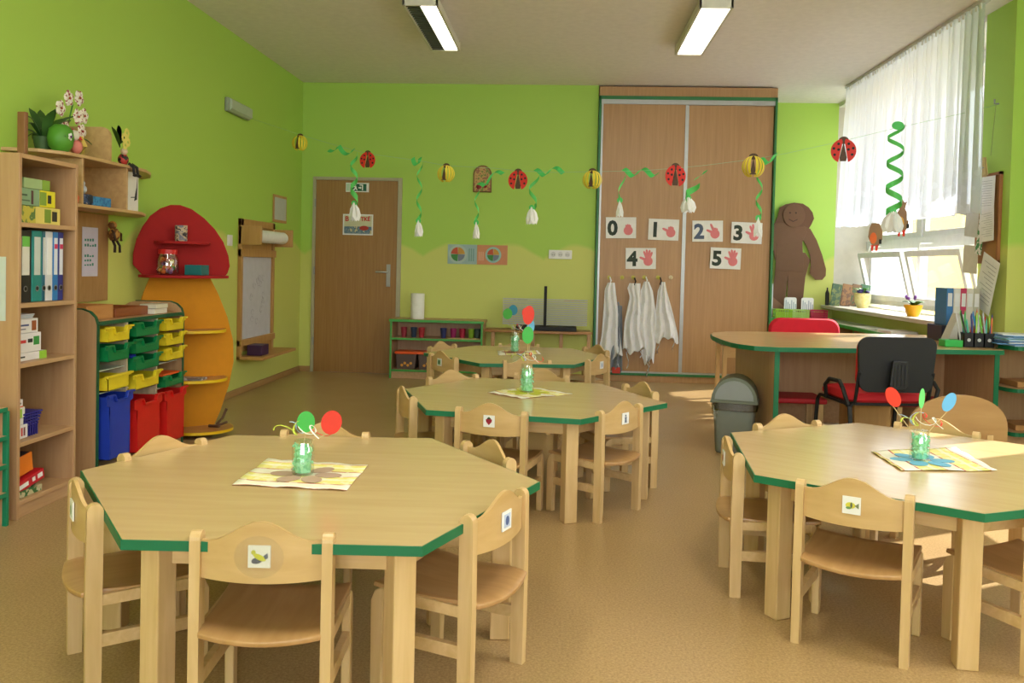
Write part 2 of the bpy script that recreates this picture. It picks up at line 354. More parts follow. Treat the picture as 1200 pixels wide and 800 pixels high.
# number cards with hand prints
HAND = M((226, 128, 134), .6)
DIG = M((34, 52, 40), .6); DIGB = M((78, 92, 120), .6)
def hand(cx, cz, s, n, y=-.0035):
    m = MB(); e = .6 if n else .62
    m.prism(circ(.30*s, 18, (cx+.02*s, cz-.18*s), ry=.30*s), y, y+.0015, 'y')
    def fin(a, L, w=.085, base=.22):
        ca, sa = math.sin(a), math.cos(a); bx, bz = cx+.02*s+ca*base*s, cz-.16*s+sa*base*s
        tx, tz = bx+ca*L*s, bz+sa*L*s; nx, nz = sa*w*s, -ca*w*s
        m.prism([(bx-nx, bz-nz), (bx+nx, bz+nz), (tx+nx*.8, tz+nz*.8), (tx+ca*w*s, tz+sa*w*s), (tx-nx*.8, tz-nz*.8)], y-.0003-abs(a)*.0006-(.0002 if a > 0 else 0), y+.0015, 'y')
    A = [-.42, -.14, .14, .42]
    up = {0: [], 1: [], 2: [1-1], 3: [0, 1], 4: [0, 1, 2], 5: [0, 1, 2, 3]}[n]
    up = {0: [], 1: [], 2: [0], 3: [0, 1], 4: [0, 1, 2, 3], 5: [0, 1, 2, 3]}[n]
    for k, a in enumerate(A): fin(a, (.42 if k in up else .10)*(1, 1.12, 1.05, .85)[k])
    if n: fin(-1.15, .32, .09)
    return m
for n, (x, z) in zip(range(6), ((.555, 1.555), (.982, 1.545), (1.424, 1.54), (1.812, 1.53), (.762, 1.25), (1.61, 1.27))):
    yc = 8.853 if n in (0, 1, 4) else 8.874
    t = thing('number_card', ('zero card with a fist print, top row, far left', 'one card with a thumb print hand, top row, left door, beside the door gap', 'two card in blue-grey with pointing hand, top row, right door', 'three card with raised fingers, top row, far right', 'four card with open hand, lower row, left door', 'five card with open hand, lower row, right door')[n], 'card', (x, yc, z), 0, None)
    t.rotation_euler = (0, .02*((n % 2)-.5)*2, 0)
    B((-.152, -.002, -.106), (.152, .0008, .106), 'sheet', PAPER, t, 0)
    text(str(n), .20, DIGB if n == 2 else DIG, 'numeral', t, (-.135, -.0022, -.07), bold=.008)
    hand(.07, .0, .155, n).build('hand_print', HAND, t)
# hooks and aprons
HOOK = M((190, 180, 60), .4)
hx = [(.451, 1.05), (.58, 1.054), (.692, 1.057), (.803, 1.06), (.94, 1.063), (1.068, 1.066)]
for i, (x, z) in enumerate(hx):
    m = MB(); m.prism(circ(.021, 14, (0, 0)), -.008, 0, 'y'); m.tube([(0, -.008, -.01), (0, -.035, -.018), (0, -.042, .008)], .005)
    ws = ('leftmost hook, above the narrow apron', 'empty hook second from the left', 'third from left, above the widest apron', 'fourth hook from the left', 'fifth hook, above the short flaring apron', 'rightmost hook with nothing on it')[i]
    tag(m.build('coat_hook', HOOK if i < 5 else M((226, 206, 160), .4), None, 0, True), 'small yellow coat hook on the wardrobe door, '+ws, 'hook', 'hooks on the wardrobe door', (x, 8.858, z))
def apron(x, y, ztop, prof, folds, seed, name, label, mat=APRON, cat='apron', ties=True):
    """prof: rows (z, xl, xr); a gathered cloth hanging from one point, closed body with folds"""
    rnd = random.Random(seed); N = 40; m = MB(); rows = []
    ph = rnd.random()*6; zs = [p[0] for p in prof]
    R = 26
    for j in range(R+1):
        z = zs[0]+(zs[-1]-zs[0])*j/R
        for a, b in zip(prof, prof[1:]):
            if b[0] <= z <= a[0]: break
        f = (a[0]-z)/max(1e-6, a[0]-b[0]); xl = a[1]+(b[1]-a[1])*f; xr = a[2]+(b[2]-a[2])*f
        amp = .008+.020*min(1, j/12); row = []
        for i in range(N):
            u = i/(N//2) if i < N//2 else 2-i/(N//2)
            side = -1 if i < N//2 else 1
            fold = math.sin(u*folds*PI*2+ph+.8*math.sin(j*.35+seed))*amp + .5*amp*math.sin(u*11+j*.9+seed)*math.sin(j*.6+u*5)
            xx = x+xl+(xr-xl)*u; yy = y+side*.012*math.sin(PI*min(max(u, .02), .98)) - .02 + fold*math.sin(PI*u)**.4*(1 if side < 0 else .7)
            zz = z + (.025*math.sin(u*7+seed)+.02*math.sin(u*17+ph) if j == R else 0)*(1)
            row.append((xx, min(yy, 8.845 if side > 0 else 8.84), zz))
        rows.append(row)
    m.sweep(rows)
    t = thing(name, label, cat, (0, 0, 0), 0, 'aprons hung on the wardrobe door' if cat == 'apron' else None)
    m.build('cloth', mat, t, 0, True)
    if ties:
        zb = zs[-1]; xa = x+prof[-1][1]+.05; xb = x+prof[-1][2]-.05
        for q, (xx, L) in enumerate(((xa, .13+.05*rnd.random()), (xb, .06+.1*rnd.random()))):
            mm = MB(); P = [(xx+.012*math.sin(k*1.3+seed), y-.02, zb+.06-k*(L+.06)/6) for k in range(7)]
            mm.tube(P, .022, 8, .004); mm.build('tie', mat, t, 0, True)
    mm = MB(); mm.tube([(x, y-.005, ztop+.005), (x+.012, y-.02, ztop-.03), (x, y-.02, ztop-.07)], .008, 6); mm.build('hanging_loop', mat if seed % 2 else BLACK, t)
    return t
apron(.455, 8.82, 1.05, [(1.0, -.02, .05), (.93, -.05, .06), (.75, -.055, .085), (.45, -.07, .12), (.26, -.11, .15)], 2, 1, 'apron', 'narrow white apron hanging on the leftmost hook, beside the grey cloth')
apron(.70, 8.80, 1.05, [(1.0, -.05, .06), (.95, -.07, .06), (.86, -.045, .06), (.6, -.09, .09), (.32, -.10, .13)], 2.5, 2, 'apron', 'widest off-white apron on the third hook, its ties reaching lowest')
apron(.815, 8.815, 1.06, [(1.02, -.02, .03), (.93, -.05, .07), (.7, -.06, .11), (.45, -.05, .12), (.22, -.01, .10)], 2, 3, 'apron', 'crumpled white apron on the fourth hook, squeezed between two others')
apron(.955, 8.81, 1.06, [(1.02, .01, .05), (.93, -.02, .07), (.7, -.04, .14), (.50, -.05, .19), (.44, -.05, .20)], 2.3, 4, 'apron', 'short flaring white apron on the fifth hook, hanging highest at the right')
t = apron(.545, 8.835, .80, [(.77, -.03, .04), (.5, -.03, .05), (.12, -.08, .06)], 2, 5, 'smock', 'grey-blue smock with a red patch hanging behind the leftmost apron', M((130, 138, 148), .85), 'smock', False)
B((.50, 8.775, .09), (.58, 8.785, .15), 'patch', M((206, 74, 60), .8), t, 0, 'red patch at the hem')

# ================================================================== BACK WALL OBJECTS
def flat(name, label, cat, x0, x1, z0, z1, mat, y=8.898, th=.006, frame=None):
    t = thing(name, label, cat, ((x0+x1)/2, y, (z0+z1)/2)); w, h = (x1-x0)/2, (z1-z0)/2
    B((-w, -th, -h), (w, 0, h), 'board', mat, t, 0); return t, w, h
t, w, h = flat('exit_sign', 'green and white emergency exit sign at the top of the brown door', 'sign', -2.276, -2.035, 1.868, 1.962, PAPER, 8.883, .003)
m = MB(); m.box((-.072, -.005, -.037), (.095, -.003, .037)); m.build('green_field', M((10, 92, 62), .4), t)
m = MB(); m.prism([(-.115+.0, -.037), (-.08, -.037), (-.08, .037), (-.115, .037)], -.0055, -.003, 'y'); m.build('pale_field', M((190, 214, 190), .5), t)
m = MB(); Y = (-.0065, -.0045)
m.prism(circ(.008, 10, (-.02, .024)), *Y, 'y'); m.prism([(-.032, .012), (-.012, .014), (-.006, -.006), (-.022, -.01)], *Y, 'y'); m.prism([(-.022, -.008), (-.008, -.006), (.004, -.03), (-.006, -.03)], *Y, 'y'); m.prism([(-.026, -.006), (-.014, -.01), (-.036, -.034), (-.046, -.028)], *Y, 'y'); m.prism([(-.05, .008), (-.03, .014), (-.03, .006), (-.046, -.002)], *Y, 'y')
m.prism([(.024, .03), (.06, .03), (.06, -.03), (.048, -.03), (.048, .02), (.024, .02)], *Y, 'y'); m.prism([(.012, .004), (.03, .004), (.03, .012), (.044, -.004), (.03, -.018), (.03, -.01), (.012, -.01)], *Y, 'y')
m.build('running_figure', PAPER, t)
t, w, h = flat('door_poster', 'picture poster with red lettering taped to the brown door', 'poster', -2.30, -1.985, 1.425, 1.64, PAPER, 8.883, .003)
B((-w+.014, -.0045, -h+.014), (w-.014, -.003, -.02), 'picture', print_mat([(120, 140, 150), (92, 120, 140), (200, 190, 150), (150, 160, 140)], 26), t, 0)
B((-w+.014, -.0045, -.02), (w-.014, -.003, h-.014), 'sky_area', M((206, 204, 170), .6), t, 0)
m = MB(); m.prism(circ(.048, 20, (.065, -.035), ry=.024), -.0065, -.004, 'y'); m.build('red_shoe', M((178, 50, 34), .5), t)
text('B', .07, M((196, 40, 40), .6), 'lettering', t, (-.135, -.0046, .035), bold=.002)
text('TKÉ', .055, M((196, 40, 40), .6), 'lettering', t, (.03, -.0046, .04), bold=.002)
def plate(t, cx, r, ring):
    m = MB(); m.prism(circ(r*1.32, 28, (cx, 0)), -.0072, -.0055, 'y'); m.build('plate', ring, t)
    for k, c in enumerate(((200, 150, 60), (196, 84, 50), (60, 130, 60), (120, 130, 150))):
        m = MB(); m.prism([(cx, 0)]+circ(r, 8, (cx, 0), PI/2*k+.04, PI/2*(k+1)-.04), -.0086, -.007, 'y'); m.build('food_sector', M(c, .6), t)
t, w, h = flat('nutrition_poster', 'pale blue poster of a divided food plate, left of the orange one', 'poster', -1.205, -.905, 1.152, 1.352, M((158, 186, 186), .6)); plate(t, -.045, .072, M((176, 196, 186), .6))
m = MB(); [m.box((.066+k*.022, -.007, -.07), (.078+k*.022, -.0055, .06)) for k in range(3)]; m.build('cutlery_print', M((120, 160, 150), .6), t)
t, w, h = flat('nutrition_poster', 'orange poster of a divided food plate, right of the pale blue one', 'poster', -.902, -.590, 1.152, 1.352, M((206, 138, 98), .6)); plate(t, .01, .062, M((150, 196, 186), .6))
m = MB(); [m.box((-.14+k*.02, -.007, -.06), (-.128+k*.02, -.0055, .03)) for k in range(3)]; m.build('cutlery_print', M((220, 170, 140), .6), t)
t = thing('socket_strip', 'row of three white wall sockets above the drying rack', 'socket', (-.05, 8.899, 1.272))
B((-.118, -.012, -.045), (.118, 0, .045), 'plate', WHITE, t, .004)
for k in range(3):
    m = MB(); m.prism(circ(.026, 18, (-.072+k*.072, 0)), -.015, -.011, 'y'); o = m.build('socket', M((215, 215, 212), .5), t)
    m = MB(); [m.prism(circ(.004, 8, (-.072+k*.072+dx, -.004)), -.0162, -.014, 'y') for dx in (-.009, .009)]; m.build('pin_hole', BLACK, o)
t = thing('wall_plaque', 'small arched wooden plaque with painted poppies, behind the hanging snowdrop', 'plaque', (-.864, 8.898, 2.02))
arch = [(-.095, -.13), (.095, -.13), (.095, .05)]+circ(.095, 12, (0, .05), 0, PI)[1:]
m = MB(); m.prism(arch, -.018, 0, 'y'); m.build('rim', M((120, 84, 30), .5), t, .004)
m = MB(); m.prism([(x*.86, z*.9) for x, z in arch], -.022, -.016, 'y'); m.build('panel', print_mat([(120, 130, 60), (196, 156, 90), (150, 96, 70), (180, 160, 90)], 34), t)
m = MB(); m.ball((-.035, -.02, -.075), .03, 10, (1, .4, .8)); m.ball((.03, -.02, -.07), .022, 10, (1, .4, .8)); m.build('poppies', M((140, 20, 34), .5), t, 0, True)

# low green-edged shelf unit
def edged(lo, hi, par, name='board', mat=LAMY, edge=LGREEN, front=-1, ax='y', e=.004):
    """panel with a coloured edge strip on its front edge"""
    o = B(lo, hi, name, mat, par, .001)
    if ax == 'y':
        yy = lo[1] if front < 0 else hi[1]; B((lo[0], yy-e, lo[2]), (hi[0], yy, hi[2]), 'edge_band', edge, o, .001)
    else:
        xx = hi[0]; B((xx, lo[1], lo[2]), (xx+e, hi[1], hi[2]), 'edge_band', edge, o, .001)
    return o
t = thing('low_shelf_unit', 'low beech shelf unit with bright green edges against the back wall', 'shelf', (-1.257, 8.55, 0))
w = .463
edged((-w, 0, 0), (-w+.02, .33, .565), t, 'side_panel', LAMV); edged((w-.02, 0, 0), (w, .33, .565), t, 'side_panel', LAMV)
edged((-w-.01, -.01, .565), (w+.01, .34, .59), t, 'top_board'); edged((-w+.02, 0, .385), (w-.02, .33, .405), t, 'shelf_board'); edged((-w+.02, 0, .07), (w-.02, .33, .09), t, 'bottom_board')
B((-w+.02, .015, 0), (w-.02, .03, .07), 'plinth', LAMY, t); B((-w+.02, .31, .07), (w-.02, .328, .565), 'back_panel', LAMV, t)
cols = ((150, 40, 60), (40, 60, 90), (170, 40, 50), (40, 50, 110), (150, 30, 90), (170, 30, 60), (130, 170, 40), (60, 80, 70))
for i, (x, c) in enumerate(zip((-1.60, -1.50, -1.42, -1.20, -1.10, -1.01, -.92, -.86), cols)):
    m = MB(); m.lathe([(.024, 0), (.034, .10), (.030, .10), (.022, .008)], (0, 0), 14)
    nm = ('dark red', 'dark blue', 'crimson', 'navy', 'plum', 'wine red', 'lime green', 'grey-green')[i]
    tag(m.build('cup', M(c, .4), None, 0, True), f'{nm} plastic cup on the upper shelf of the low green unit', 'cup', 'cups in the low shelf unit', (x, 8.66, .406))
for i, (x, wd_) in enumerate(((-1.56, .10), (-1.335, .10))):
    t = thing('storage_tub', ('orange lidded tub in the lower shelf, the one at the left corner', 'orange lidded tub in the lower shelf, half hidden by the wooden chair')[i], 'box', (x, 8.68, .091), 0, 'tubs in the low shelf unit')
    m = MB(); m.prism([(-.09, 0), (.09, 0), (.105, .15), (-.105, .15)], -.10, .10, 'y'); m.build('tub', M((84, 66, 60), .35), t, .006)
    B((-.115, -.108, .15), (.115, .108, .175), 'lid', M((236, 92, 30), .4), t, .006)
    m = MB(); [m.prism(circ(.014, 10, (-.04+.03*k, .04+.02*(k % 2))), -.1055, -.103, 'y') for k in range(4)]; m.build('sticker', M((220, 150, 50), .5), t)
B((-1.15, 8.58, .4055), (-.82, 8.63, .414), 'paper_stack', M((190, 170, 110), .7), None, 0); tag(bpy.data.objects['paper_stack'], 'flat brown paper stack in front of the cups', 'paper')
m = MB(); m.lathe([(.02, 0), (.02, .255), (.066, .255), (.068, .25), (.068, .005), (.066, 0)], (0, 0), 28); tag(m.build('paper_towel_roll', M((236, 236, 228), .9), None, 0, True), 'white paper towel roll standing on the low shelf unit', 'paper roll', None, (-1.47, 8.68, .591))

# curved shelf with turned legs
t = thing('curved_side_table', 'narrow curved wooden side table carrying the drying rack', 'table', (-.2, 8.6, 0))
pts = [(-.585, .28), (-.585, .02)]+[(-.585+1.17*k/12, .02-.07*math.sin(PI*k/12)) for k in range(1, 12)]+[(.47, .02), (.47, .28)]
m = MB(); m.prism(pts, .485, .51); m.build('table_top', wood((176, 128, 78), (160, 112, 62), (1, 10, 10), .4), t, .003)
for x in (-.50, -.1, .18, .455): MB().box((x-.018, .04, 0), (x+.018, .076, .485)).build('leg', WARD, t, .003)
t = thing('drying_rack', 'black and grey wire drying rack for drawings with stacked wire trays', 'rack', (-.20, 8.66, .511))
B((-.27, -.10, 0), (.33, .10, .045), 'base', BLACK, t, .006)
B((-.0, -.02, .045), (.03, .02, .44), 'post', BLACK, t, .004)
WIRE = M((184, 186, 180), .45)
for k in range(13):
    z = .062+k*.0205; m = MB()
    for sx in (-1, 1):
        xa, xb = (.0, -.405) if sx < 0 else (.03, .43)
        for y, h_ in ((-.06, .0048), (.06, .002)): m.box((min(xa, xb), y-.002, z-h_), (max(xa, xb), y+.002, z+h_))
        for q in range(6): xx = xa+(xb-xa)*(q+.5)/6; m.box((xx-.001, -.06, z-.001), (xx+.001, .06, z+.001))
        m.box((xb-.002, -.06, z-.003), (xb+.002, .06, z+.003))
    m.build('wire_tray', WIRE, t)
tag(MB().box((-.09, -.06, 0), (.07, .05, .006)).build('drawing', print_mat([(90, 90, 90), (200, 200, 190), (230, 230, 225)], 25), None), 'grey drawing lying on the rack, left of its post', 'paper', None, (-.42, 8.66, .812))
tag(MB().box((-.1, -.06, 0), (.1, .05, .006)).build('drawing', print_mat([(200, 60, 40), (90, 150, 90), (220, 150, 60)], 18), None), 'red and green drawing lying on the rack, right of its post', 'paper', None, (.10, 8.66, .812))

# ================================================================== LEFT WALL OBJECTS
t = thing('paper_easel', 'wooden wall easel with a paper roll, scribbled sheet and ledge', 'easel', (XL+.001, 7.59, 0))
EW = wood((192, 148, 88), (178, 132, 72), (10, 10, 1), .45)
yn, yf = -.43, .42
m = MB(); m.box((0, yn, .30), (.03, yn+.05, 1.49)); m.box((0, yf-.05, .30), (.03, yf, 1.49)); m.box((0, yn, 1.43), (.03, yf, 1.49)); m.build('frame', EW, t, .003)
B((0, yn+.05, .36), (.012, yf-.05, 1.43), 'back_panel', EW, t)
B((.012, yn+.05, .46), (.015, yf-.06, 1.17), 'paper_sheet', M((200, 198, 208), .7), t, 0)
B((.0, yn, 1.17), (.04, yf+.01, 1.235), 'cross_bar', EW, t); B((.0, yn, .41), (.04, yf+.01, .465), 'cross_bar', EW, t)
B((0, yn, 1.27), (.20, yn+.03, 1.43), 'roll_bracket', EW, t, .006); B((0, yf-.02, 1.27), (.20, yf+.01, 1.43), 'roll_bracket', EW, t, .006)
m = MB(); m.tube([(.11, yn+.04, 1.35), (.11, yf-.03, 1.35)], .055, 20); m.build('paper_roll', PAPER, t, 0, True)
B((0, yn, .30), (.23, yf+.05, .325), 'ledge', EW, t, .003)
m = MB(); 
rr = random.Random(3)
for k in range(14):
    y0, z0 = rr.uniform(-.25, .2), rr.uniform(.6, 1.0); m.tube([(.0162, y0+.03*math.cos(a)*rr.uniform(.6, 1.3), z0+.03*math.sin(a)*rr.uniform(.6, 1.3)) for a in [q*.9 for q in range(7)]], .0012, 4)
m.build('scribbles', M((160, 156, 170), .7), t)
tag(MB().box((.0, -.09, 0), (.13, .09, .09)).build('box', M((62, 28, 70), .5), None, .006), 'small purple box on the ledge of the wall easel', 'box', None, (XL+.05, 7.36, .326))
t = thing('framed_certificate', 'small framed certificate on the left wall near the corner', 'picture', (XL+.001, 8.2, 1.635))
B((0, -.19, -.13), (.012, .19, .13), 'frame', EW, t, .003); B((.012, -.165, -.105), (.014, .165, .105), 'sheet', M((190, 196, 190), .6), t, 0)
t = thing('emergency_light', 'grey emergency light box high on the left wall', 'light', (XL+.001, 7.07, 2.385))
B((0, -.24, -.055), (.035, .24, .055), 'housing', M((150, 158, 140), .5), t, .006)
m = MB(); m.prism([(.035, -.05), (.06, -.035), (.06, .035), (.035, .05)], -.23, .23, 'y'); m.build('lens', M((176, 188, 170), .3), t, .004)
t = thing('light_switch', 'white light switch left of the wall easel', 'switch', (XL+.001, 6.97, 1.30)); B((0, -.05, -.045), (.01, .05, .045), 'plate', WHITE, t, .003); B((.01, -.032, -.03), (.014, .032, .03), 'rocker', WHITE, t, .002)

# bookcase
BX = -2.33
bc = thing('bookcase', 'tall open beech bookcase with binders and game boxes, nearest on the left', 'bookcase', (BX, 3.585, 0))
D = .40
B((-D, 0, 0), (0, .02, 1.58), 'side_panel', LAMV, bc); B((-D, .43, 0), (0, .45, 1.58), 'side_panel', LAMV, bc)
B((-D, .02, 0), (-D+.008, .43, 1.58), 'back_panel', LAMV, bc)
B((-D, .02, 1.56), (0, .43, 1.58), 'top_board', LAMY, bc)
for z in (1.285, .935, .675, .333, .078): B((-D+.01, .02, z-.02), (0, .43, z), 'shelf_board', LAMY, bc)
B((-.03, .02, 0), (-.012, .43, .058), 'plinth', LAMY, bc)
tag(B((-2.52, 3.582, .86), (-2.385, 3.584, 1.135), 'notice_sheet', M((196, 206, 200), .6), None, 0), 'pale sheet stuck on the near side panel of the bookcase', 'paper')
def bx(name, label, cat, y0, y1, z0, z1, mat, group, depth=.24, front=-.04, face=None, rx=0, det=None):
    t = thing(name, label, cat, (BX+front, (y0+y1)/2, z0), 0, group); w = (y1-y0)/2; h = z1-z0
    B((-depth, -w, .0005), (0, w, h), 'carton', mat, t, .002)
    if face:
        for (a, b, c, d, mm) in face: B((0, -w+a*2*w, c*h), (.0012, -w+b*2*w, d*h), 'printed_panel', mm, t, 0)
    if rx: t.rotation_euler = (rx, 0, 0)
    return t
g = 'boxes on the top bookcase shelf'
bx('game_box', 'green and yellow picture box, bottom left of the top shelf stack', 'box', 3.61, 3.765, 1.286, 1.362, print_mat([(120, 140, 60), (190, 180, 70), (90, 120, 60), (210, 210, 150)], 16), g)
bx('game_box', 'yellow box with a black picture, bottom right of the top shelf stack', 'box', 3.767, 3.955, 1.286, 1.362, M((224, 208, 110), .5), g, face=[(.35, .6, .1, .9, print_mat([(120, 150, 50), (200, 200, 90)], 30)), (.66, .86, .2, .8, M((40, 40, 30), .5))])
bx('game_box', 'mint green lettered box, middle left of the top shelf stack', 'box', 3.61, 3.795, 1.363, 1.438, M((132, 164, 128), .5), g, face=[(.1, .5, .55, .65, M((60, 80, 60), .6)), (.1, .6, .25, .32, M((80, 100, 80), .6)), (.66, .74, .1, .9, M((90, 60, 60), .6))])
bx('game_box', 'bright yellow box with a black window, middle right of the top shelf stack', 'box', 3.797, 3.915, 1.363, 1.438, M((226, 216, 40), .5), g, face=[(.0, .4, .1, .9, M((130, 160, 60), .5)), (.5, .72, .25, .75, M((36, 36, 26), .5))])
bx('game_box', 'pale green flat box, topmost of the top shelf stack', 'box', 3.68, 3.87, 1.439, 1.485, M((160, 186, 130), .5), g, face=[(.7, 1, 0, 1, M((132, 168, 60), .5))])
g = 'lever arch binders in the bookcase'
for i, (a, b, c, lc, lab) in enumerate(((3.606, 3.632, (18, 110, 110), (220, 220, 220), 'teal binder at the far left end of the binder row'),
        (3.637, 3.722, (24, 24, 26), (220, 218, 208), 'thick black lever arch binder with a green-topped label'),
        (3.728, 3.800, (20, 132, 128), (196, 206, 200), 'wide teal lever arch binder right of the black one'),
        (3.803, 3.826, (24, 96, 120), (200, 200, 200), 'slim petrol blue binder between teal and white'),
        (3.829, 3.882, (214, 216, 220), (236, 236, 236), 'white lever arch binder in the middle of the row'),
        (3.885, 3.925, (40, 120, 190), (220, 224, 232), 'light blue binder right of the white one'),
        (3.928, 3.968, (40, 44, 130), (220, 224, 232), 'dark blue binder at the right end of the row'))):
    t = thing('binder', lab, 'binder', (BX-.03, (a+b)/2, .936), 0, g); w = (b-a)/2
    B((-.27, -w, .0005), (0, w, .318), 'cover', M(c, .4), t, .003)
    B((0, -w*.62, .12), (.0015, w*.62, .29), 'spine_label', M(lc, .6), t, 0)
    if i == 1: B((.0015, -w*.62, .245), (.0022, w*.62, .29), 'label_stripe', M((110, 190, 80), .6), t, 0)
    if i > 4: B((.0015, -w*.62, .24), (.0022, w*.62, .262), 'label_stripe', M((200, 50, 90), .6), t, 0)
    m = MB(); m.prism(circ(.013, 16, (0, .06)), 0, .002, 'x'); o = m.build('finger_ring', M((150, 150, 150), .3, .8), t); m = MB(); m.prism(circ(.009, 14, (0, .06)), .001, .0026, 'x'); m.build('finger_hole', BLACK, o)
g = 'boxes on the middle bookcase shelf'; WB = M((226, 222, 222), .5)
bx('game_box', 'thin white box with a lime end, lowest on the middle shelf', 'box', 3.61, 3.855, .676, .712, WB, g, face=[(.78, 1, .0, 1, M((150, 200, 60), .5)), (.05, .35, .4, .6, M((60, 60, 60), .6))])
bx('game_box', 'white box with red lettering and a green animal picture', 'box', 3.61, 3.815, .713, .798, WB, g, face=[(.0, .45, .5, .66, M((200, 60, 60), .6)), (.52, .68, .5, .7, M((40, 40, 40), .6)), (.72, .92, .35, .8, M((60, 150, 70), .5))])
bx('game_box', 'white box with blue lettering and a brown teddy picture', 'box', 3.61, 3.79, .799, .862, WB, g, face=[(.02, .62, .5, .62, M((70, 80, 130), .6)), (.15, .5, .25, .33, M((120, 120, 140), .6)), (.74, .92, .15, .85, M((150, 80, 40), .5))])
t = thing('paper_pile', 'loose blue-grey papers lying on the white boxes', 'paper', (BX-.05, 3.69, .8625), 0)
for k in range(5): B((-.22, -.085+.006*k, .004*k), (.0, .075+.004*k, .004*k+.0035), 'sheet', M((170, 180, 196) if k % 2 else (206, 208, 210), .7), t, 0)
g = 'boxes on the lower bookcase shelf'
bx('small_box', 'white box with blue and red print, lowest in the small stack', 'box', 3.615, 3.72, .334, .395, WB, g, face=[(.0, .35, .05, .8, M((50, 100, 190), .5)), (.55, .65, .2, .8, M((200, 60, 60), .6)), (.72, .82, .2, .8, M((120, 50, 60), .6))])
bx('small_box', 'plain white box second from the bottom of the small stack', 'box', 3.612, 3.69, .396, .425, WB, g)
bx('small_box', 'lime green label box in the middle of the small stack', 'box', 3.61, 3.70, .426, .474, M((226, 226, 220), .5), g, face=[(.0, .75, .05, .85, M((150, 196, 50), .5))])
bx('small_box', 'white box with orange stripe near the top of the small stack', 'box', 3.61, 3.685, .475, .51, WB, g, face=[(0, 1, 0, .15, M((226, 90, 50), .5)), (.5, .8, .4, .6, M((90, 90, 90), .5))])
bx('small_box', 'tiny pale pink box on top of the small stack', 'box', 3.605, 3.66, .511, .56, M((226, 206, 204), .5), g)
t = thing('basket', 'dark blue plastic basket right of the small white boxes', 'basket', (BX-.10, 3.755, .3345))
m = MB()
for k in range(7):
    z = .004+k*.014; q = .045+.016*k/6; m.box((-q, -q*1.05, z), (q, -q*1.05+.004, z+.008)); m.box((-q, q*1.05-.004, z), (q, q*1.05, z+.008)); m.box((-q, -q, z), (-q+.004, q, z+.008)); m.box((q-.004, -q, z), (q, q, z+.008))
m.box((-.045, -.047, 0), (.045, .047, .004)); m.build('wall', M((42, 40, 130), .4), t)
m = MB()
for k in range(6):
    for s in (-1, 1): y = -.045+.018*k; m.box((s*.052-.003, y-.003, 0), (s*.052+.003, y+.003, .1)); m.box((y-.003, s*.052-.003, 0), (y+.003, s*.052+.003, .1))
m.build('rib', M((42, 40, 130), .4), t); B((-.066, -.068, .1), (.066, .068, .108), 'rim', M((42, 40, 140), .4), t, .003)
m = MB(); m.box((-.22, -.13, 0), (0, .10, .045)); m.xf(Matrix.Rotation(.16, 4, 'X')); t = thing('game_box', 'red board game box with white lettering leaning on the bottom shelf', 'box', (BX-.03, 3.735, .112)); m.build('carton', M((196, 30, 44), .4), t, .002)
m = MB(); m.box((0, -.11, .014), (.002, -.02, .032)); m.box((0, .01, .016), (.002, .03, .034)); m.box((0, .05, .014), (.002, .085, .034)); m.xf(Matrix.Rotation(.16, 4, 'X')); m.build('lettering', PAPER, t)
m = MB(); m.box((-.2, -.085, 0), (0, .08, .085)); m.xf(Matrix.Rotation(.13, 4, 'X')); t = thing('shoe_box', 'open orange cardboard box above the red game box', 'box', (BX-.05, 3.70, .166)); m.build('carton', M((236, 128, 30), .5), t, .002)
m = MB(); m.box((-.19, -.078, .0853), (-.006, .073, .0865)); m.xf(Matrix.Rotation(.13, 4, 'X')); m.build('dark_content', M((50, 44, 50), .7), t)
tag(MB().box((-.22, -.12, 0), (0, .06, .028)).build('picture_box', print_mat([(60, 110, 60), (200, 190, 150), (80, 60, 50)], 22), None, .002), 'flat patterned box under the red game box', 'box', None, (BX-.02, 3.74, .079))
tag(MB().box((-.018, -.012, 0), (.018, .012, .18)).build('wooden_plank', wood((140, 96, 56), (120, 78, 42), (10, 10, 1), .5), None, .003), 'short upright brown plank standing on top of the bookcase', 'plank', None, (-2.352, 3.64, 1.581))

# low cabinet with green edges at far left
t = thing('small_drawer_shelf', 'low beech shelf with green edging in front of the bookcase at the left edge', 'shelf', (-2.32, 3.50, 0))
GE = M((10, 130, 90), .4)
for z in (.505, .385, .265, .145): edged((-.40, -.9, z-.018), (-.0, .0, z), t, 'shelf_board', LAMY, GE, ax='x')
o = B((-.40, .0, 0), (-.02, .018, .487), 'side_panel', LAMV, t); B((-.02, .0, 0), (-.0, .018, .487), 'edge_band', GE, o)
B((-.40, -.9, 0), (-.02, -.882, .487), 'side_panel', LAMV, t)
B((-.38, -.88, .0), (-.05, -.01, .487), 'drawer_block', LAMV, t)

# hutch on the wall
HW = wood((206, 170, 118), (190, 152, 102), (10, 1, 10), .42)
t = thing('wall_shelf', 'wall shelf with curved top board carrying flower pots and figurines', 'shelf', (XL+.013, 0, 0))
top = [(0, 4.06), (.16, 4.1), (.235, 4.2), (.26, 4.35), (.26, 4.9), (.25, 5.02), (.19, 5.2), (.1, 5.38), (0, 5.48)]
m = MB(); m.prism(top, 1.647, 1.664); m.build('top_board', HW, t, .002)
bot = [(0, 4.2), (.24, 4.22), (.26, 4.3), (.26, 4.9), (.24, 4.99), (.16, 5.2), (0, 5.42)]
m = MB(); m.prism(bot, 1.395, 1.412); m.build('bottom_board', HW, t, .002)
for y in (4.335, 4.79): B((0, y, 1.412), (.25, y+.016, 1.647), 'divider', HW, t)
m = MB(); m.prism([(0, 1.664), (.245, 1.664), (.245, 1.80)]+circ(.05, 6, (.195, 1.80), 0, PI/2)[1:]+[(0, 1.85)], 4.615, 4.633, 'y'); m.build('top_panel', HW, t)
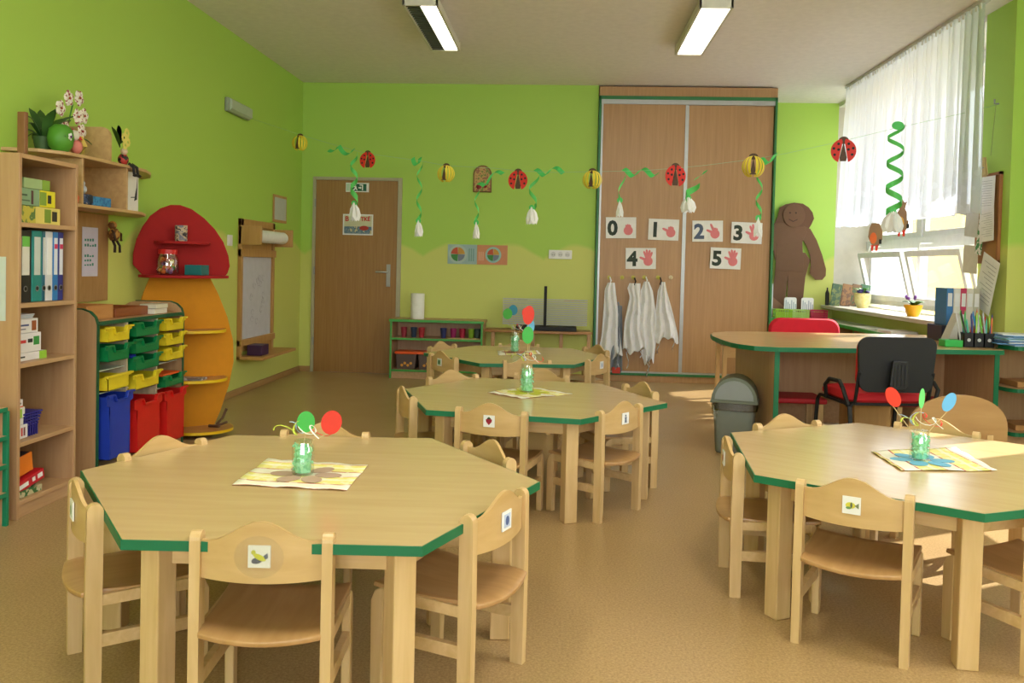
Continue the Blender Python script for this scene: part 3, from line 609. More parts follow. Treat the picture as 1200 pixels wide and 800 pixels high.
B((0, 4.352, 1.412), (.004, 4.79, 1.647), 'back_panel', HW, t)
tag(B((XL+.014, 4.20, .885), (XL+.03, 5.03, 1.392), 'pin_board', wood((178, 138, 86), (164, 122, 72), (10, 10, 2), .5), None, .002), 'brown wooden pin board on the wall under the wall shelf', 'board')
t = thing('notice_sheet', 'lilac-white handwritten sheet on the brown pin board', 'paper', (XL+.031, 4.83, 1.17)); B((0, -.085, -.14), (.0015, .08, .14), 'sheet', M((206, 200, 222), .7), t, 0)
m = MB(); rr = random.Random(5)
for r_, c in ((.06, 4), (.03, 5), (-.03, 4), (-.055, 3), (-.08, 4)):
    for k in range(c): y = -.06+k*.026; m.box((.0015, y, r_), (.0022, y+.016, r_+.012*rr.uniform(.6, 1.4)))
m.build('writing', M((40, 130, 120), .6), t)
# white book on its end bay, toys
t = thing('book', 'white book with a dark drawing standing at the end of the wall shelf', 'book', (-2.52, 4.93, 1.413)); B((-.15, -.075, 0), (.0, .07, .225), 'cover', M((226, 224, 220), .5), t, .002)
m = MB(); m.prism([(.02, .06), (.05, .07), (.055, .2), (.045, .14), (.03, .1)], 0, .0015, 'x'); m.prism([(-.02, .075), (.03, .08), (.03, .085), (-.02, .08)], 0, .0015, 'x'); m.build('drawing', M((40, 44, 54), .6), t)
m = MB(); m.box((-.05, -.11, 0), (.05, .11, .05)); tag(m.build('toy_box', print_mat([(40, 110, 170), (60, 140, 190), (30, 60, 110)], 40), None, .006), 'blue patterned toy box in the wall shelf', 'box', None, (-2.54, 4.53, 1.413))
m = MB(); m.box((-.03, -.05, 0), (.03, .05, .055)); tag(m.build('toy_car', print_mat([(30, 40, 60), (60, 80, 120), (180, 180, 190)], 50), None, .012), 'dark toy vehicle left of the blue box in the wall shelf', 'toy', None, (-2.51, 4.395, 1.413))
m = MB(); m.ball((0, 0, .025), .025, 10); m.ball((0, 0, .055), .016, 10); tag(m.build('snowman_figure', M((180, 186, 196), .6), None, 0, True), 'small pale figurine on top of the dark toy vehicle', 'figurine', None, (-2.52, 4.40, 1.468))
m = MB(); m.lathe([(.02, 0), (.026, .03), (.012, .06), (.01, .065)], n=10); tag(m.build('orange_figure', print_mat([(220, 80, 40), (230, 170, 60)], 60), None, 0, True), 'small orange and red figure left in the wall shelf', 'figurine', None, (-2.5, 4.29, 1.413))
m = MB(); m.ball((0, 0, -.03), .026, 10); m.ball((.01, 0, -.085), .035, 10, (1, 1, 1.2)); tag(m.build('plush_monkey', print_mat([(120, 76, 34), (196, 140, 60), (60, 40, 26)], 30), None, 0, True), 'little brown plush monkey hanging on the pin board', 'toy', None, (XL+.075, 4.99, 1.36))
o = bpy.data.objects['plush_monkey']
for dy in (-.02, .025):
    MB().tube([(.015, dy, -.12), (.03, dy*1.2, -.15), (.03, dy*1.3, -.19)], .008, 6).build('leg', M((40, 28, 20), .8), o, 0, True)
    MB().tube([(.01, dy, -.06), (.03, dy*1.8, -.08), (.035, dy*1.5, -.12)], .008, 6).build('arm', M((70, 46, 26), .8), o, 0, True)

# tray cabinet
CX = -2.35
tc = thing('tray_cabinet', 'beech tray cabinet with green edges holding coloured plastic trays', 'cabinet', (CX, 4.25, 0))
DG = M((16, 84, 52), .45)
for y in (0, .985):
    prof = [(-.38, .0), (0, 0), (0, .80), (-.012, .835), (-.04, .862), (-.08, .875), (-.30, .875), (-.34, .865), (-.38, .84)]
    m = MB(); m.prism(prof, y, y+.02, 'y'); o = m.build('side_panel', LAMV, tc)
    m = MB(); e = [(0, 0), (.004, 0), (.004, .80), (-.008, .838), (-.038, .867), (-.08, .88), (-.30, .88), (-.30, .875), (-.08, .875), (-.04, .862), (-.012, .835), (0, .80)]
    m.prism(e, y-.001, y+.021, 'y'); m.build('edge_band', DG, o)
edged((-.38, .02, .795), (0, .985, .815), tc, 'top_board', LAMY, DG, ax='x'); B((-.38, .02, .0), (0, .985, .05), 'bottom_board', LAMY, tc)
B((-.38, .02, .05), (-.37, .985, .795), 'back_panel', LAMV, tc)
for y in (.31, .655): B((-.37, y-.008, .05), (0, y+.008, .795), 'divider', wood((206, 190, 160), (190, 172, 140), (14, 14, 1), .45), tc)
for (a, z) in ((.02, .555), (.02, .44), (.32, .43), (.66, .52), (.66, .375)): B((-.36, a, z), (-.01, a+.28, z+.006), 'tray_runner', M((190, 196, 176), .5), tc)
YEL, GRN, RED, BLU = M((232, 208, 40), .35), M((10, 128, 70), .35), M((214, 30, 26), .35), M((34, 62, 176), .35)
def tray(yc, z0, z1, wdt, mat, cname, label, deep=False, plain=False, out=.03):
    t = thing('storage_tray', label, 'tray', (CX+out, yc, z0), 0, 'plastic trays in the tray cabinet'); h = z1-z0; w = wdt/2; nw = w-.03
    # body as an open shell: floor and four walls
    m = MB(); m.box((-.33, -nw, 0), (-.0, nw, .003)); m.box((-.33, -nw, 0), (-.327, nw, h-.012)); m.box((-.33, -nw, 0), (-.0, -nw+.003, h-.012)); m.box((-.33, nw-.003, 0), (-.0, nw, h-.012)); m.build('body', mat, t)
    if plain: f = [(-w, h), (-w, h-.02), (-nw, h-.02), (-nw, 0), (nw, 0), (nw, h-.02), (w, h-.02), (w, h)]
    else:
        d = min(.032, h*.4); f = [(-w, h), (-w, h-.022), (-nw-.006, h-.026), (-nw, 0 if not deep else 0), (nw*.94, 0), (nw+.006, h-.026), (w, h-.022), (w, h), (w*.5, h), (w*.38, h-d), (-w*.38, h-d), (-w*.5, h)]
        if deep: f = [(-w, h), (-w, h-.05), (-w+.03, h-.06), (-nw, h-.11), (-nw+.012, 0), (nw-.012, 0), (nw, h-.11), (w-.03, h-.06), (w, h-.05), (w, h), (w*.5, h), (w*.38, h-d), (-w*.38, h-d), (-w*.5, h)]
    m = MB(); m.prism(f, -.004, .0, 'x'); m.build('front', mat, t)
    m = MB(); lip = [(-w, h), (-w, h-.012), (w, h-.012), (w, h)] if plain else [(-w, h), (-w, h-.010), (-w*.52, h-.010), (-w*.40, h-d-.010), (w*.40, h-d-.010), (w*.52, h-.010), (w, h-.010), (w, h), (w*.5, h), (w*.38, h-d), (-w*.38, h-d), (-w*.5, h)]
    m.prism(lip, 0, .014, 'x'); m.build('rim', mat, t, .002); return t
c1, c2, c3 = 4.25+.165, 4.25+.4825, 4.25+.82
tray(c1, .705, .785, .27, YEL, '', 'yellow tray at the top of the left tray column'); tray(c1, .605, .690, .27, GRN, '', 'green tray second from top in the left column')
tray(c1, .455, .535, .27, YEL, '', 'straight-fronted yellow tray above the deep blue one', plain=True); tray(c1, .10, .435, .27, BLU, '', 'deep blue tray at the bottom left of the cabinet', True, out=.04)
tray(c2, .71, .79, .325, GRN, '', 'green tray at the top of the middle tray column'); tray(c2, .618, .70, .325, GRN, '', 'green tray second from top in the middle column')
tray(c2, .525, .605, .325, GRN, '', 'green tray third in the middle column, filled with blue things'); tray(c2, .42, .505, .325, YEL, '', 'yellow tray in the middle column above the empty gap'); tray(c2, .075, .37, .325, RED, '', 'deep red tray at the bottom of the middle column', True, out=.04)
tray(c3, .715, .79, .29, YEL, '', 'yellow tray at the top of the right tray column'); tray(c3, .628, .703, .29, YEL, '', 'yellow tray second from top in the right column'); tray(c3, .54, .615, .29, YEL, '', 'yellow tray third from top in the right column')
tray(c3, .385, .455, .29, GRN, '', 'green tray with orange cover in the right column'); tray(c3, .055, .365, .29, RED, '', 'deep red tray at the bottom right of the cabinet', True, out=.04)
tag(MB().box((-.3, -.11, 0), (.0, .11, .012)).build('orange_folder', M((236, 96, 30), .5), None, .002), 'orange folder lying in the green tray of the right column', 'folder', None, (CX+.012, c3, .447))
m = MB(); rr = random.Random(9)
for k in range(9): x, y = rr.uniform(-.2, .0), rr.uniform(-.1, .1); m.ball((x, y, .02), .022, 8, (1, 1.4, .8))
tag(m.build('toy_blocks', print_mat([(20, 40, 160), (30, 60, 190), (220, 220, 230)], 30), None, 0, True), 'blue toy pieces heaped in the third green tray', 'toys', None, (CX, c2, .58)); bpy.data.objects['toy_blocks']['kind'] = 'stuff'
# boxes on the tray cabinet
BRN = wood((150, 84, 40), (130, 66, 30), (10, 1, 10), .4)
def opentray(name, label, x0, x1, y0, y1, z, h, mat, cat='box'):
    t = thing(name, label, cat, ((x0+x1)/2, (y0+y1)/2, z)); a, b = (x1-x0)/2, (y1-y0)/2
    B((-a, -b, 0), (a, b, .006), 'base', mat, t)
    for n_, q in (('side', ((-a, -b, .006), (a, -b+.01, h))), ('side', ((-a, b-.01, .006), (a, b, h))), ('side', ((-a, -b+.01, .006), (-a+.01, b-.01, h))), ('side', ((a-.01, -b+.01, .006), (a, b-.01, h)))): B(*q, n_, mat, t)
    return t
opentray('wooden_box', 'light wooden box on the near end of the tray cabinet', -2.62, -2.42, 4.22+.06, 4.54, .816, .075, wood((196, 140, 80), (180, 122, 64), (10, 1, 10), .45))
opentray('wooden_tray', 'reddish brown wooden tray on the tray cabinet', -2.66, -2.42, 4.56, 4.93, .816, .05, BRN)
bx('white_box', 'small white box, upper of two at the far end of the tray cabinet', 'box', 4.95, 5.10, .847, .872, M((216, 212, 190), .5), 'white boxes on the tray cabinet', .1, -.05)
bx('white_box', 'small white box, lower of two at the far end of the tray cabinet', 'box', 4.93, 5.09, .816, .846, M((226, 220, 206), .5), 'white boxes on the tray cabinet', .1, -.05)

# mushroom shelf (diagonal unit)
ms = thing('mushroom_shelf', 'mushroom-shaped shelf with red cap and yellow stem in the left corner', 'shelf', (-2.70, 5.30, 0), math.atan2(.36, .47))
RC, YS = M((158, 6, 6), .8), M((206, 134, 0), .8)
capL = .60
cp = [(.06, 1.03)]+[(.0, 1.10), (.0, 1.17), (.02, 1.26), (.055, 1.34), (.10, 1.41), (.16, 1.46), (.22, 1.485), (.28, 1.487), (.35, 1.465), (.43, 1.41), (.50, 1.34), (.555, 1.26), (.59, 1.17), (.60, 1.10), (.585, 1.05), (.565, 1.03)]
m = MB(); m.prism(cp, 0, .018, 'y'); m.build('cap_panel', RC, ms, .003)
st = [(.13, 0), (.09, .10), (.04, .26), (.005, .44), (.0, .58), (.02, .76), (.07, .93), (.11, 1.035), (.47, 1.035), (.53, .92), (.595, .76), (.635, .60), (.64, .46), (.61, .30), (.555, .13), (.50, 0)]
m = MB(); m.prism(st, .0185, .036, 'y'); m.build('stem_panel', YS, ms, .003)
def halfshelf(x0, x1, d, z, th, mat, par, ymax=0):
    n = 14; cx = (x0+x1)/2; a = (x1-x0)/2
    P = [(cx+a*math.cos(PI+PI*k/n), ymax-d*(math.sin(PI*k/n)**.7)) for k in range(n+1)]
    m = MB(); m.prism(P, z, z+th); return m.build('shelf_board', mat, par, .002)
halfshelf(.12, .46, .15, 1.235, .018, RC, ms); halfshelf(.03, .58, .2, 1.02, .018, RC, ms)
WS = wood((196, 140, 84), (180, 124, 68), (1, 10, 10), .42)
for x0, x1, d, z in ((.17, .57, .20, .67), (.18, .58, .22, .355), (.20, .62, .25, .03)):
    o = halfshelf(x0, x1, d, z, .016, WS, ms, .0185)
    n = 14; cx = (x0+x1)/2; a = (x1-x0)/2
    L = [[(cx+a*s*math.cos(PI+PI*k/n), .0185-d*s*(math.sin(PI*k/n)**.7), zz) for s, zz in ((1.0, z-.001), (1.012, z-.001), (1.012, z+.017), (1.0, z+.017))] for k in range(n+1)]
    m = MB(); m.sweep(L); m.build('edge_band', M((230, 190, 20), .4), o)
mw = ms.matrix_basis.copy()
def onmush(x, y, z): 
    a = math.atan2(.36, .47); return (-2.70+x*math.cos(a)-y*math.sin(a), 5.30+x*math.sin(a)+y*math.cos(a), z)
t = thing('toy_jar', 'clear jar full of coloured balls with red lid on the red mushroom shelf', 'jar', onmush(.19, -.07, 1.039)); 
m = MB(); m.lathe([(.062, 0), (.068, .01), (.068, .10), (.056, .125), (.056, .13)], n=20); m.build('glass', JARG, t, 0, True)
rr = random.Random(4)
for q, c in enumerate(((230, 200, 40), (200, 40, 40), (40, 130, 60), (220, 110, 40), (150, 90, 150))):
    m = MB()
    for k in range(7):
        a, r = rr.uniform(0, 6.28), rr.uniform(.01, .047); m.ball((r*math.cos(a), r*math.sin(a), .018+rr.random()*.085), .0145, 8)
    o = m.build('balls', M(c, .4), t, 0, True); o['kind'] = 'stuff'
m = MB(); m.lathe([(.058, .13), (.058, .158), (.05, .162)], n=20); m.build('lid', M((206, 30, 34), .4), t, 0, True)
opentray('pen_tray', 'small teal open box right of the ball jar', *(lambda p: (p[0]-.055, p[0]+.055, p[1]-.06, p[1]+.06))(onmush(.37, -.07, 0)), 1.039, .065, M((16, 110, 110), .4))
t = thing('mug', 'dark patterned mug on the upper red mushroom shelf', 'mug', onmush(.27, -.07, 1.2535)); m = MB(); m.lathe([(.036, 0), (.038, .01), (.038, .10), (.034, .10), (.034, .012)], n=20); m.build('cup', print_mat([(40, 40, 50), (190, 170, 140), (120, 120, 130), (30, 30, 34)], 35), t, 0, True)
p = onmush(.5, -.1, .047); m = MB(); m.tube([(0, 0, .02), (.03, .02, .06), (.05, .04, .12)], .008, 6); m.tube([(-.05, 0, .01), (.03, -.03, .015)], .01, 6); m.tube([(.0, -.02, .012), (.05, .05, .03)], .008, 6)
tag(m.build('toy_branch', M((90, 60, 40), .7), None, 0, True), 'little brown twig toys on the lowest mushroom shelf', 'toy', None, p)
p = onmush(.33, -.1, .372); m = MB(); m.box((-.1, -.06, 0), (.09, .05, .012)); tag(m.build('magazine', print_mat([(200, 196, 190), (120, 110, 110), (220, 220, 215)], 20), None, .002), 'magazine lying on the lower yellow mushroom shelf', 'magazine', None, p)

# flowers and figures on the wall shelf
LEAF = M((44, 84, 34), .5); LEAF2 = M((70, 130, 50), .5)
def leaf(m, base, tip, w, bend=.02):
    b, t_ = Vector(base), Vector(tip); d = t_-b; s = d.cross(Vector((.3, -.2, 1))).normalized(); up = Vector((0, 0, 1)); L = []
    for k in range(6):
        f = k/5; q = w*math.sin(PI*min(.97, .06+f*.9)); c = b+d*f+up*bend*math.sin(PI*f)
        L.append([c-s*q, c+up*.003, c+s*q, c-up*.003])
    m.sweep(L)
t = thing('potted_fern', 'dark green leafy plant behind the bird pot on the wall shelf', 'plant', (-2.62, 4.22, 1.665))
m = MB(); m.lathe([(.035, 0), (.05, .07), (.045, .07), (.03, .01)], n=16); m.build('pot', M((60, 90, 50), .5), t, 0, True)
rr = random.Random(2)
for k in range(20):
    a = rr.uniform(0, 6.28); r = rr.uniform(.05, .15); m = MB(); leaf(m, (0, 0, .05), (max(-.09, r*math.cos(a)), r*math.sin(a), rr.uniform(.06, .23)), .024, .03); m.build('leaf', LEAF if k % 3 else M((60, 100, 44), .5), t, 0, True)
t = thing('bird_pot', 'round lime green pot with a white flower painted on it', 'pot', (-2.53, 4.22, 1.665)); m = MB(); m.lathe([(.035, 0), (.055, .025), (.062, .065), (.054, .11), (.03, .132), (.005, .136)], n=24); m.build('body', M((84, 150, 44), .5), t, 0, True)
m = MB(); [m.ball((.058, -.012+.012*math.cos(a), .072+.012*math.sin(a)), .008, 8, (.4, 1, 1)) for a in [q*1.256 for q in range(5)]]; m.build('painted_flower', WHITE, t, 0, True); m = MB(); m.ball((.063, -.012, .072), .006, 8); m.build('flower_centre', M((120, 60, 130), .5), t, 0, True)
t = thing('bird_figurine', 'pink, white and yellow bird figurine right of the lime pot', 'figurine', (-2.52, 4.34, 1.665))
m = MB(); m.ball((0, 0, .04), .038, 12, (.8, 1, 1)); m.build('body', M((222, 130, 120), .5), t, 0, True); m = MB(); m.ball((0, -.02, .095), .028, 12); m.build('head', M((226, 220, 210), .5), t, 0, True)
m = MB(); m.tube([(.01, .0, .09), (.03, .005, .075)], [.012, .003], 8); m.build('beak', M((206, 50, 40), .5), t, 0, True); m = MB(); m.tube([(0, .06, 0), (0, .075, .05), (0, .05, .1)], [.018, .018, .006], 8); m.build('wing', M((216, 190, 90), .5), t, 0, True)
t = thing('orchid', 'spotted white and red orchid spray rising above the wall shelf', 'flower', (-2.60, 4.40, 1.665))
m = MB(); m.tube([(0, 0, 0), (0, -.01, .1), (.01, 0, .2), (.02, .01, .27)], .004, 6); m.build('stem', LEAF2, t, 0, True)
PET = print_mat([(236, 228, 216), (236, 230, 220), (150, 40, 50), (240, 236, 226)], 60)
m = MB(); m.ball((.02, -.01, .11), .032, 12); m.build('pink_ball', M((214, 30, 90), .5), t, 0, True)
for k in range(8):
    a = k*PI/4+.2; r = (.10 if k < 7 else .02)+.02*(k % 2); cy, cz = r*math.cos(a*8/7), .2+r*math.sin(a*8/7)
    m = MB()
    for q in range(5):
        b = a+q*1.256; m.ball((.03, cy+.024*math.cos(b), cz+.024*math.sin(b)), .020, 8, (.35, 1, 1))
    o = m.build('blossom', PET, t, 0, True); m = MB(); m.ball((.037, cy, cz), .007, 6); m.build('blossom_centre', M((160, 50, 40), .5), o, 0, True)
m = MB(); leaf(m, (0, 0, .02), (.05, .14, .08), .02, .05); leaf(m, (0, 0, .02), (.05, -.1, .06), .02, .05); m.build('leaf', LEAF2, t, 0, True)
t = thing('sunflower_doll', 'small witch doll with yellow flowers sitting on the shelf edge', 'figurine', (-2.51, 4.80, 1.665))
m = MB(); m.ball((0, 0, .03), .03, 10, (1, 1, 1.2)); m.build('body', print_mat([(30, 26, 26), (180, 50, 40), (220, 220, 210)], 40), t, 0, True)
m = MB(); m.ball((.01, -.01, .075), .02, 10); m.build('head', M((220, 190, 160), .6), t, 0, True)
for s in (-1, 1):
    m = MB(); m.tube([(.03, s*.015+.02, .01), (.055, s*.02+.03, -.01), (.055, s*.02+.04, -.05)], .009, 6); m.ball((.06, s*.02+.045, -.055), .013, 8, (1.4, 1, .7)); m.build('leg', M((24, 22, 24), .6), t, 0, True)
for k, (y, z) in enumerate(((-.03, .15), (.0, .18), (.01, .13), (-.02, .11))):
    m = MB()
    for q in range(8): a = q*PI/4; m.ball((.02, y+.018*math.cos(a), z+.018*math.sin(a)), .011, 6, (.4, 1, 1))
    m.build('yellow_flower', M((226, 216, 110), .6), t, 0, True)
m = MB(); leaf(m, (-.02, 0, .1), (-.02, -.09, .2), .025); leaf(m, (-.02, 0, .12), (-.02, .08, .17), .022); leaf(m, (-.02, 0, .12), (-.02, -.02, .22), .028); m.build('leaf', LEAF, t, 0, True)
t = thing('trailing_plant', 'plant whose leaf tips reach in at the left edge above the bookcase', 'plant', (-2.56, 3.64, 1.581)); m = MB(); m.lathe([(.03, 0), (.045, .07), (.04, .07), (.026, .01)], n=14); m.build('pot', M((150, 90, 60), .6), t, 0, True)
for q in (((.0, 0, .05), (.075, -.02, .135)), ((0, 0, .05), (.072, -.01, .06)), ((0, 0, .05), (-.05, .04, .17)), ((0, 0, .05), (-.06, -.03, .12))): m = MB(); leaf(m, *q, .014); m.build('leaf', LEAF2, t, 0, True)

# ================================================================== CHILDREN'S TABLES
ZT = .485
def table(name, label, V, clothpts, clothlabel, flower_rgb, jar, jarlabel, sticks, jh=.105, jr=.034):
    cx = sum(v[0] for v in V)/6; cy = sum(v[1] for v in V)/6
    a = math.atan2(V[0][1]-V[3][1], V[0][0]-V[3][0])
    def loc(p): dx, dy = p[0]-cx, p[1]-cy; return (dx*math.cos(a)+dy*math.sin(a), -dx*math.sin(a)+dy*math.cos(a))
    L = [loc(v) for v in V]
    t = thing(name, label, 'table', (cx, cy, 0), a)
    m = MB(); m.prism([(x*.994, y*.994) for x, y in L], ZT-.024, ZT); m.build('table_top', TOPM, t)
    m = MB(); m.sweep([[(x*s, y*s, z) for s, z in ((.992, ZT-.025), (1.0, ZT-.025), (1.0, ZT-.001), (.992, ZT-.001))] for x, y in L+[L[0]]], cap=False); m.build('edge_band', GREEN, t)
    for i, (x, y) in enumerate(L):
        r = math.hypot(x, y); f = (r-.115)/r; lx, ly = x*f, y*f
        MB().box((lx-.03, ly-.03, 0), (lx+.03, ly+.03, ZT-.025), math.atan2(y, x)).build('leg', BEECH, t, .004)
        x2, y2 = L[(i+1) % 6]; f2 = (math.hypot(x2, y2)-.12)/math.hypot(x2, y2); p, q = Vector((lx*.985, ly*.985)), Vector((x2*f2, y2*f2)); d = (q-p).normalized(); n = Vector((-d.y, d.x))*.011
        p = p+d*.03; q = q-d*.03
        m = MB(); m.prism([tuple(p-n), tuple(q-n), tuple(q+n), tuple(p+n)], ZT-.09, ZT-.025); m.build('apron_rail', BEECHX, t, .002)
    c0 = (sum(q[0] for q in clothpts)/4, sum(q[1] for q in clothpts)/4); ang = math.atan2(clothpts[1][1]-clothpts[0][1], clothpts[1][0]-clothpts[0][0])
    n = thing('napkin', clothlabel, 'napkin', (c0[0], c0[1], ZT), ang)
    def cl(p): dx, dy = p[0]-c0[0], p[1]-c0[1]; return (dx*math.cos(ang)+dy*math.sin(ang), -dx*math.sin(ang)+dy*math.cos(ang))
    Q = [cl(p) for p in clothpts]; m = MB(); N = 14; rows = []
    for j in range(N+1):
        rr_ = []
        for i in range(N+1):
            u, v = i/N, j/N; x = (1-u)*(1-v)*Q[0][0]+u*(1-v)*Q[1][0]+u*v*Q[2][0]+(1-u)*v*Q[3][0]; y = (1-u)*(1-v)*Q[0][1]+u*(1-v)*Q[1][1]+u*v*Q[2][1]+(1-u)*v*Q[3][1]
            e = max(abs(u-.5), abs(v-.5))*2; rr_.append((x, y, .0015+.004*max(0, e-.75)*4*abs(math.sin(u*9+v*5))))
        rows.append(rr_)
    m.sweep(rows, close=False, cap=False); m.build('cloth', NAPKIN, n, 0, True, .0012)
    pt = MB(); 
    for k in range(6):
        b = k*PI/3; pt.prism([(x_*math.cos(b)-y_*math.sin(b), x_*math.sin(b)+y_*math.cos(b)) for x_, y_ in circ(.042, 16, (.07, 0), ry=.03)], .0004+.0002*k, .0012+.0002*k)
    ff = tag(pt.build('paper_flower', M(flower_rgb, .6), None), {0: ''}.get(1, '')+'flat paper flower under the jar on '+name_of(label), 'paper flower', None, (jar[0]+.01, jar[1], ZT+.0035))
    j = thing('jar_centrepiece', jarlabel, 'jar', (jar[0], jar[1], ZT+.006))
    m = MB(); m.lathe([(jr*.9, 0), (jr, .006), (jr, jh*.78), (jr*.8, jh*.9), (jr*.8, jh)], n=24); m.build('jar', JARG, j, 0, True)
    rr_ = random.Random(int(jar[0]*1000)); m = MB()
    for k in range(120):
        a_, r_, z_ = rr_.uniform(0, 6.28), jr*.82*math.sqrt(rr_.random()), rr_.uniform(.006, jh*.8); p = Vector((r_*math.cos(a_), r_*math.sin(a_), z_)); d = Vector((rr_.uniform(-1, 1), rr_.uniform(-1, 1), rr_.uniform(-1, 1))).normalized()*.011
        q = p+d; k_ = math.hypot(q.x, q.y); 
        if k_ > jr*.93: q.x *= jr*.93/k_; q.y *= jr*.93/k_
        q.z = max(.004, q.z); m.tube([p, (p+q)/2+Vector((0, 0, .003)), q], .0035, 4)
    o = m.build('paper_shreds', M((150, 232, 190), .6), j); o['kind'] = 'stuff'
    m = MB(); m.lathe([(.002, .004), (jr*.70, .006), (jr*.74, jh*.72), (.002, jh*.76)], n=16); o = m.build('shred_core', print_mat([(110, 206, 150), (150, 230, 186), (186, 240, 206)], 60), j); o['kind'] = 'stuff'
    for (dx, dz, dy, c, rx_, rz_, tilt) in sticks:
        top_ = Vector((dx, dy, jh+dz)); st_ = MB(); st_.tube([(dx*.1, dy*.1, .02), (dx*.35, dy*.35, jh), top_], .0016, 6); o = st_.build('stick', M((206, 180, 130), .6), j)
        m = MB(); m.prism(circ(rx_, 22, (0, 0), ry=rz_), -.0012, .0012, 'y'); m.xf(Matrix.Translation(top_+Vector((0, -.003, rz_*.8))) @ Matrix.Rotation(tilt, 4, 'Y')); m.build('paper_disc', M(c, .6), o)
    for q, c in enumerate(((232, 80, 60), (170, 200, 226), (200, 216, 80), (236, 236, 226))):
        m = MB(); b = q*1.7+.4; P = []
        for k in range(15):
            f = k/14; P.append((.085*f*math.cos(b)+.018*math.cos(f*8+q), .06*f*math.sin(b), jh+.045+.02*math.sin(f*7+q)-.02*f))
        m.tube(P, .0035, 6, .0012); m.build('curled_ribbon', M(c, .5), j, 0, True)
    return t
def name_of(l): return {'n': 'the nearest left table', 'r': 'the right-hand table', 'm': 'the middle table', 'b': 'the farthest table'}[l[-2] if False else {'nearest': 'n', 'right-hand': 'r', 'middle': 'm', 'farthest': 'b'}[[w_ for w_ in ('nearest', 'right-hand', 'middle', 'farthest') if w_ in l][0]]]
R_, G_, B_, = (224, 56, 40), (70, 180, 80), (110, 186, 226)
T0 = [(-.06, 2.668), (-.49, 3.274), (-1.237, 3.197), (-1.478, 2.586), (-1.024, 1.965), (-.317, 2.009)]
T3 = [(1.86, 2.80), (1.895, 3.52), (1.32, 3.949), (.695, 3.604), (.633, 2.866), (1.191, 2.494)]
T1 = [(.524, 4.342), (.22, 4.99), (-.491, 5.095), (-.827, 4.536), (-.614, 3.904), (.087, 3.796)]
T2 = [(.33, 6.55), (.07, 7.10), (-.72, 7.12), (-1.034, 6.417), (-.558, 5.828), (.08, 5.923)]
table('hexagonal_table', 'nearest hexagonal beech table with green edge, left foreground', T0, [(-.957, 2.479), (-.613, 2.463), (-.622, 2.774), (-.967, 2.817)], 'yellow striped napkin on the nearest left table', (190, 160, 140), (-.792, 2.628), 'jar of green paper shreds with green and red discs, nearest left table', [(.008, .03, 0, G_, .028, .033, .1), (.085, .025, .01, R_, .032, .038, .35)])
table('hexagonal_table', 'right-hand hexagonal beech table with green edge, lit by sun at its corner', T3, [(1.156, 3.301), (1.152, 3.0), (1.488, 3.042), (1.516, 3.424)], 'yellow and red striped napkin on the right-hand table', (110, 180, 210), (1.28, 3.173), 'jar with red, green and blue oval discs on the right-hand table', [(-.10, .085, 0, (220, 50, 20), .024, .038, -.5), (.0, .085, 0, (110, 214, 120), .010, .036, .05), (.095, .075, 0, (100, 176, 226), .021, .036, .45)])
table('hexagonal_table', 'middle hexagonal beech table with green edge, surrounded by six chairs', T1, [(-.385, 4.477), (-.204, 4.311), (.056, 4.514), (-.189, 4.748)], 'pale lace-edged napkin on the middle table', (206, 206, 60), (-.184, 4.536), 'tall jar with red over green paper discs on the middle table', [(.0, .115, 0, G_, .030, .045, .05), (.0, .215, .02, R_, .030, .05, .1), (.012, .16, .03, B_, .02, .04, .1)], .145, .038)
table('hexagonal_table', 'farthest hexagonal beech table with green edge, before the drying rack', T2, [(-.504, 6.688), (-.473, 6.372), (-.163, 6.526), (-.197, 6.782)], 'cream napkin on the farthest table', (190, 120, 90), (-.367, 6.616), 'jar with green, blue and red discs on the farthest table', [(-.06, .10, 0, (70, 170, 60), .036, .042, .1), (-.02, .13, .03, (40, 130, 160), .034, .04, 0), (.085, .11, 0, R_, .036, .042, -.2)], .155, .036)

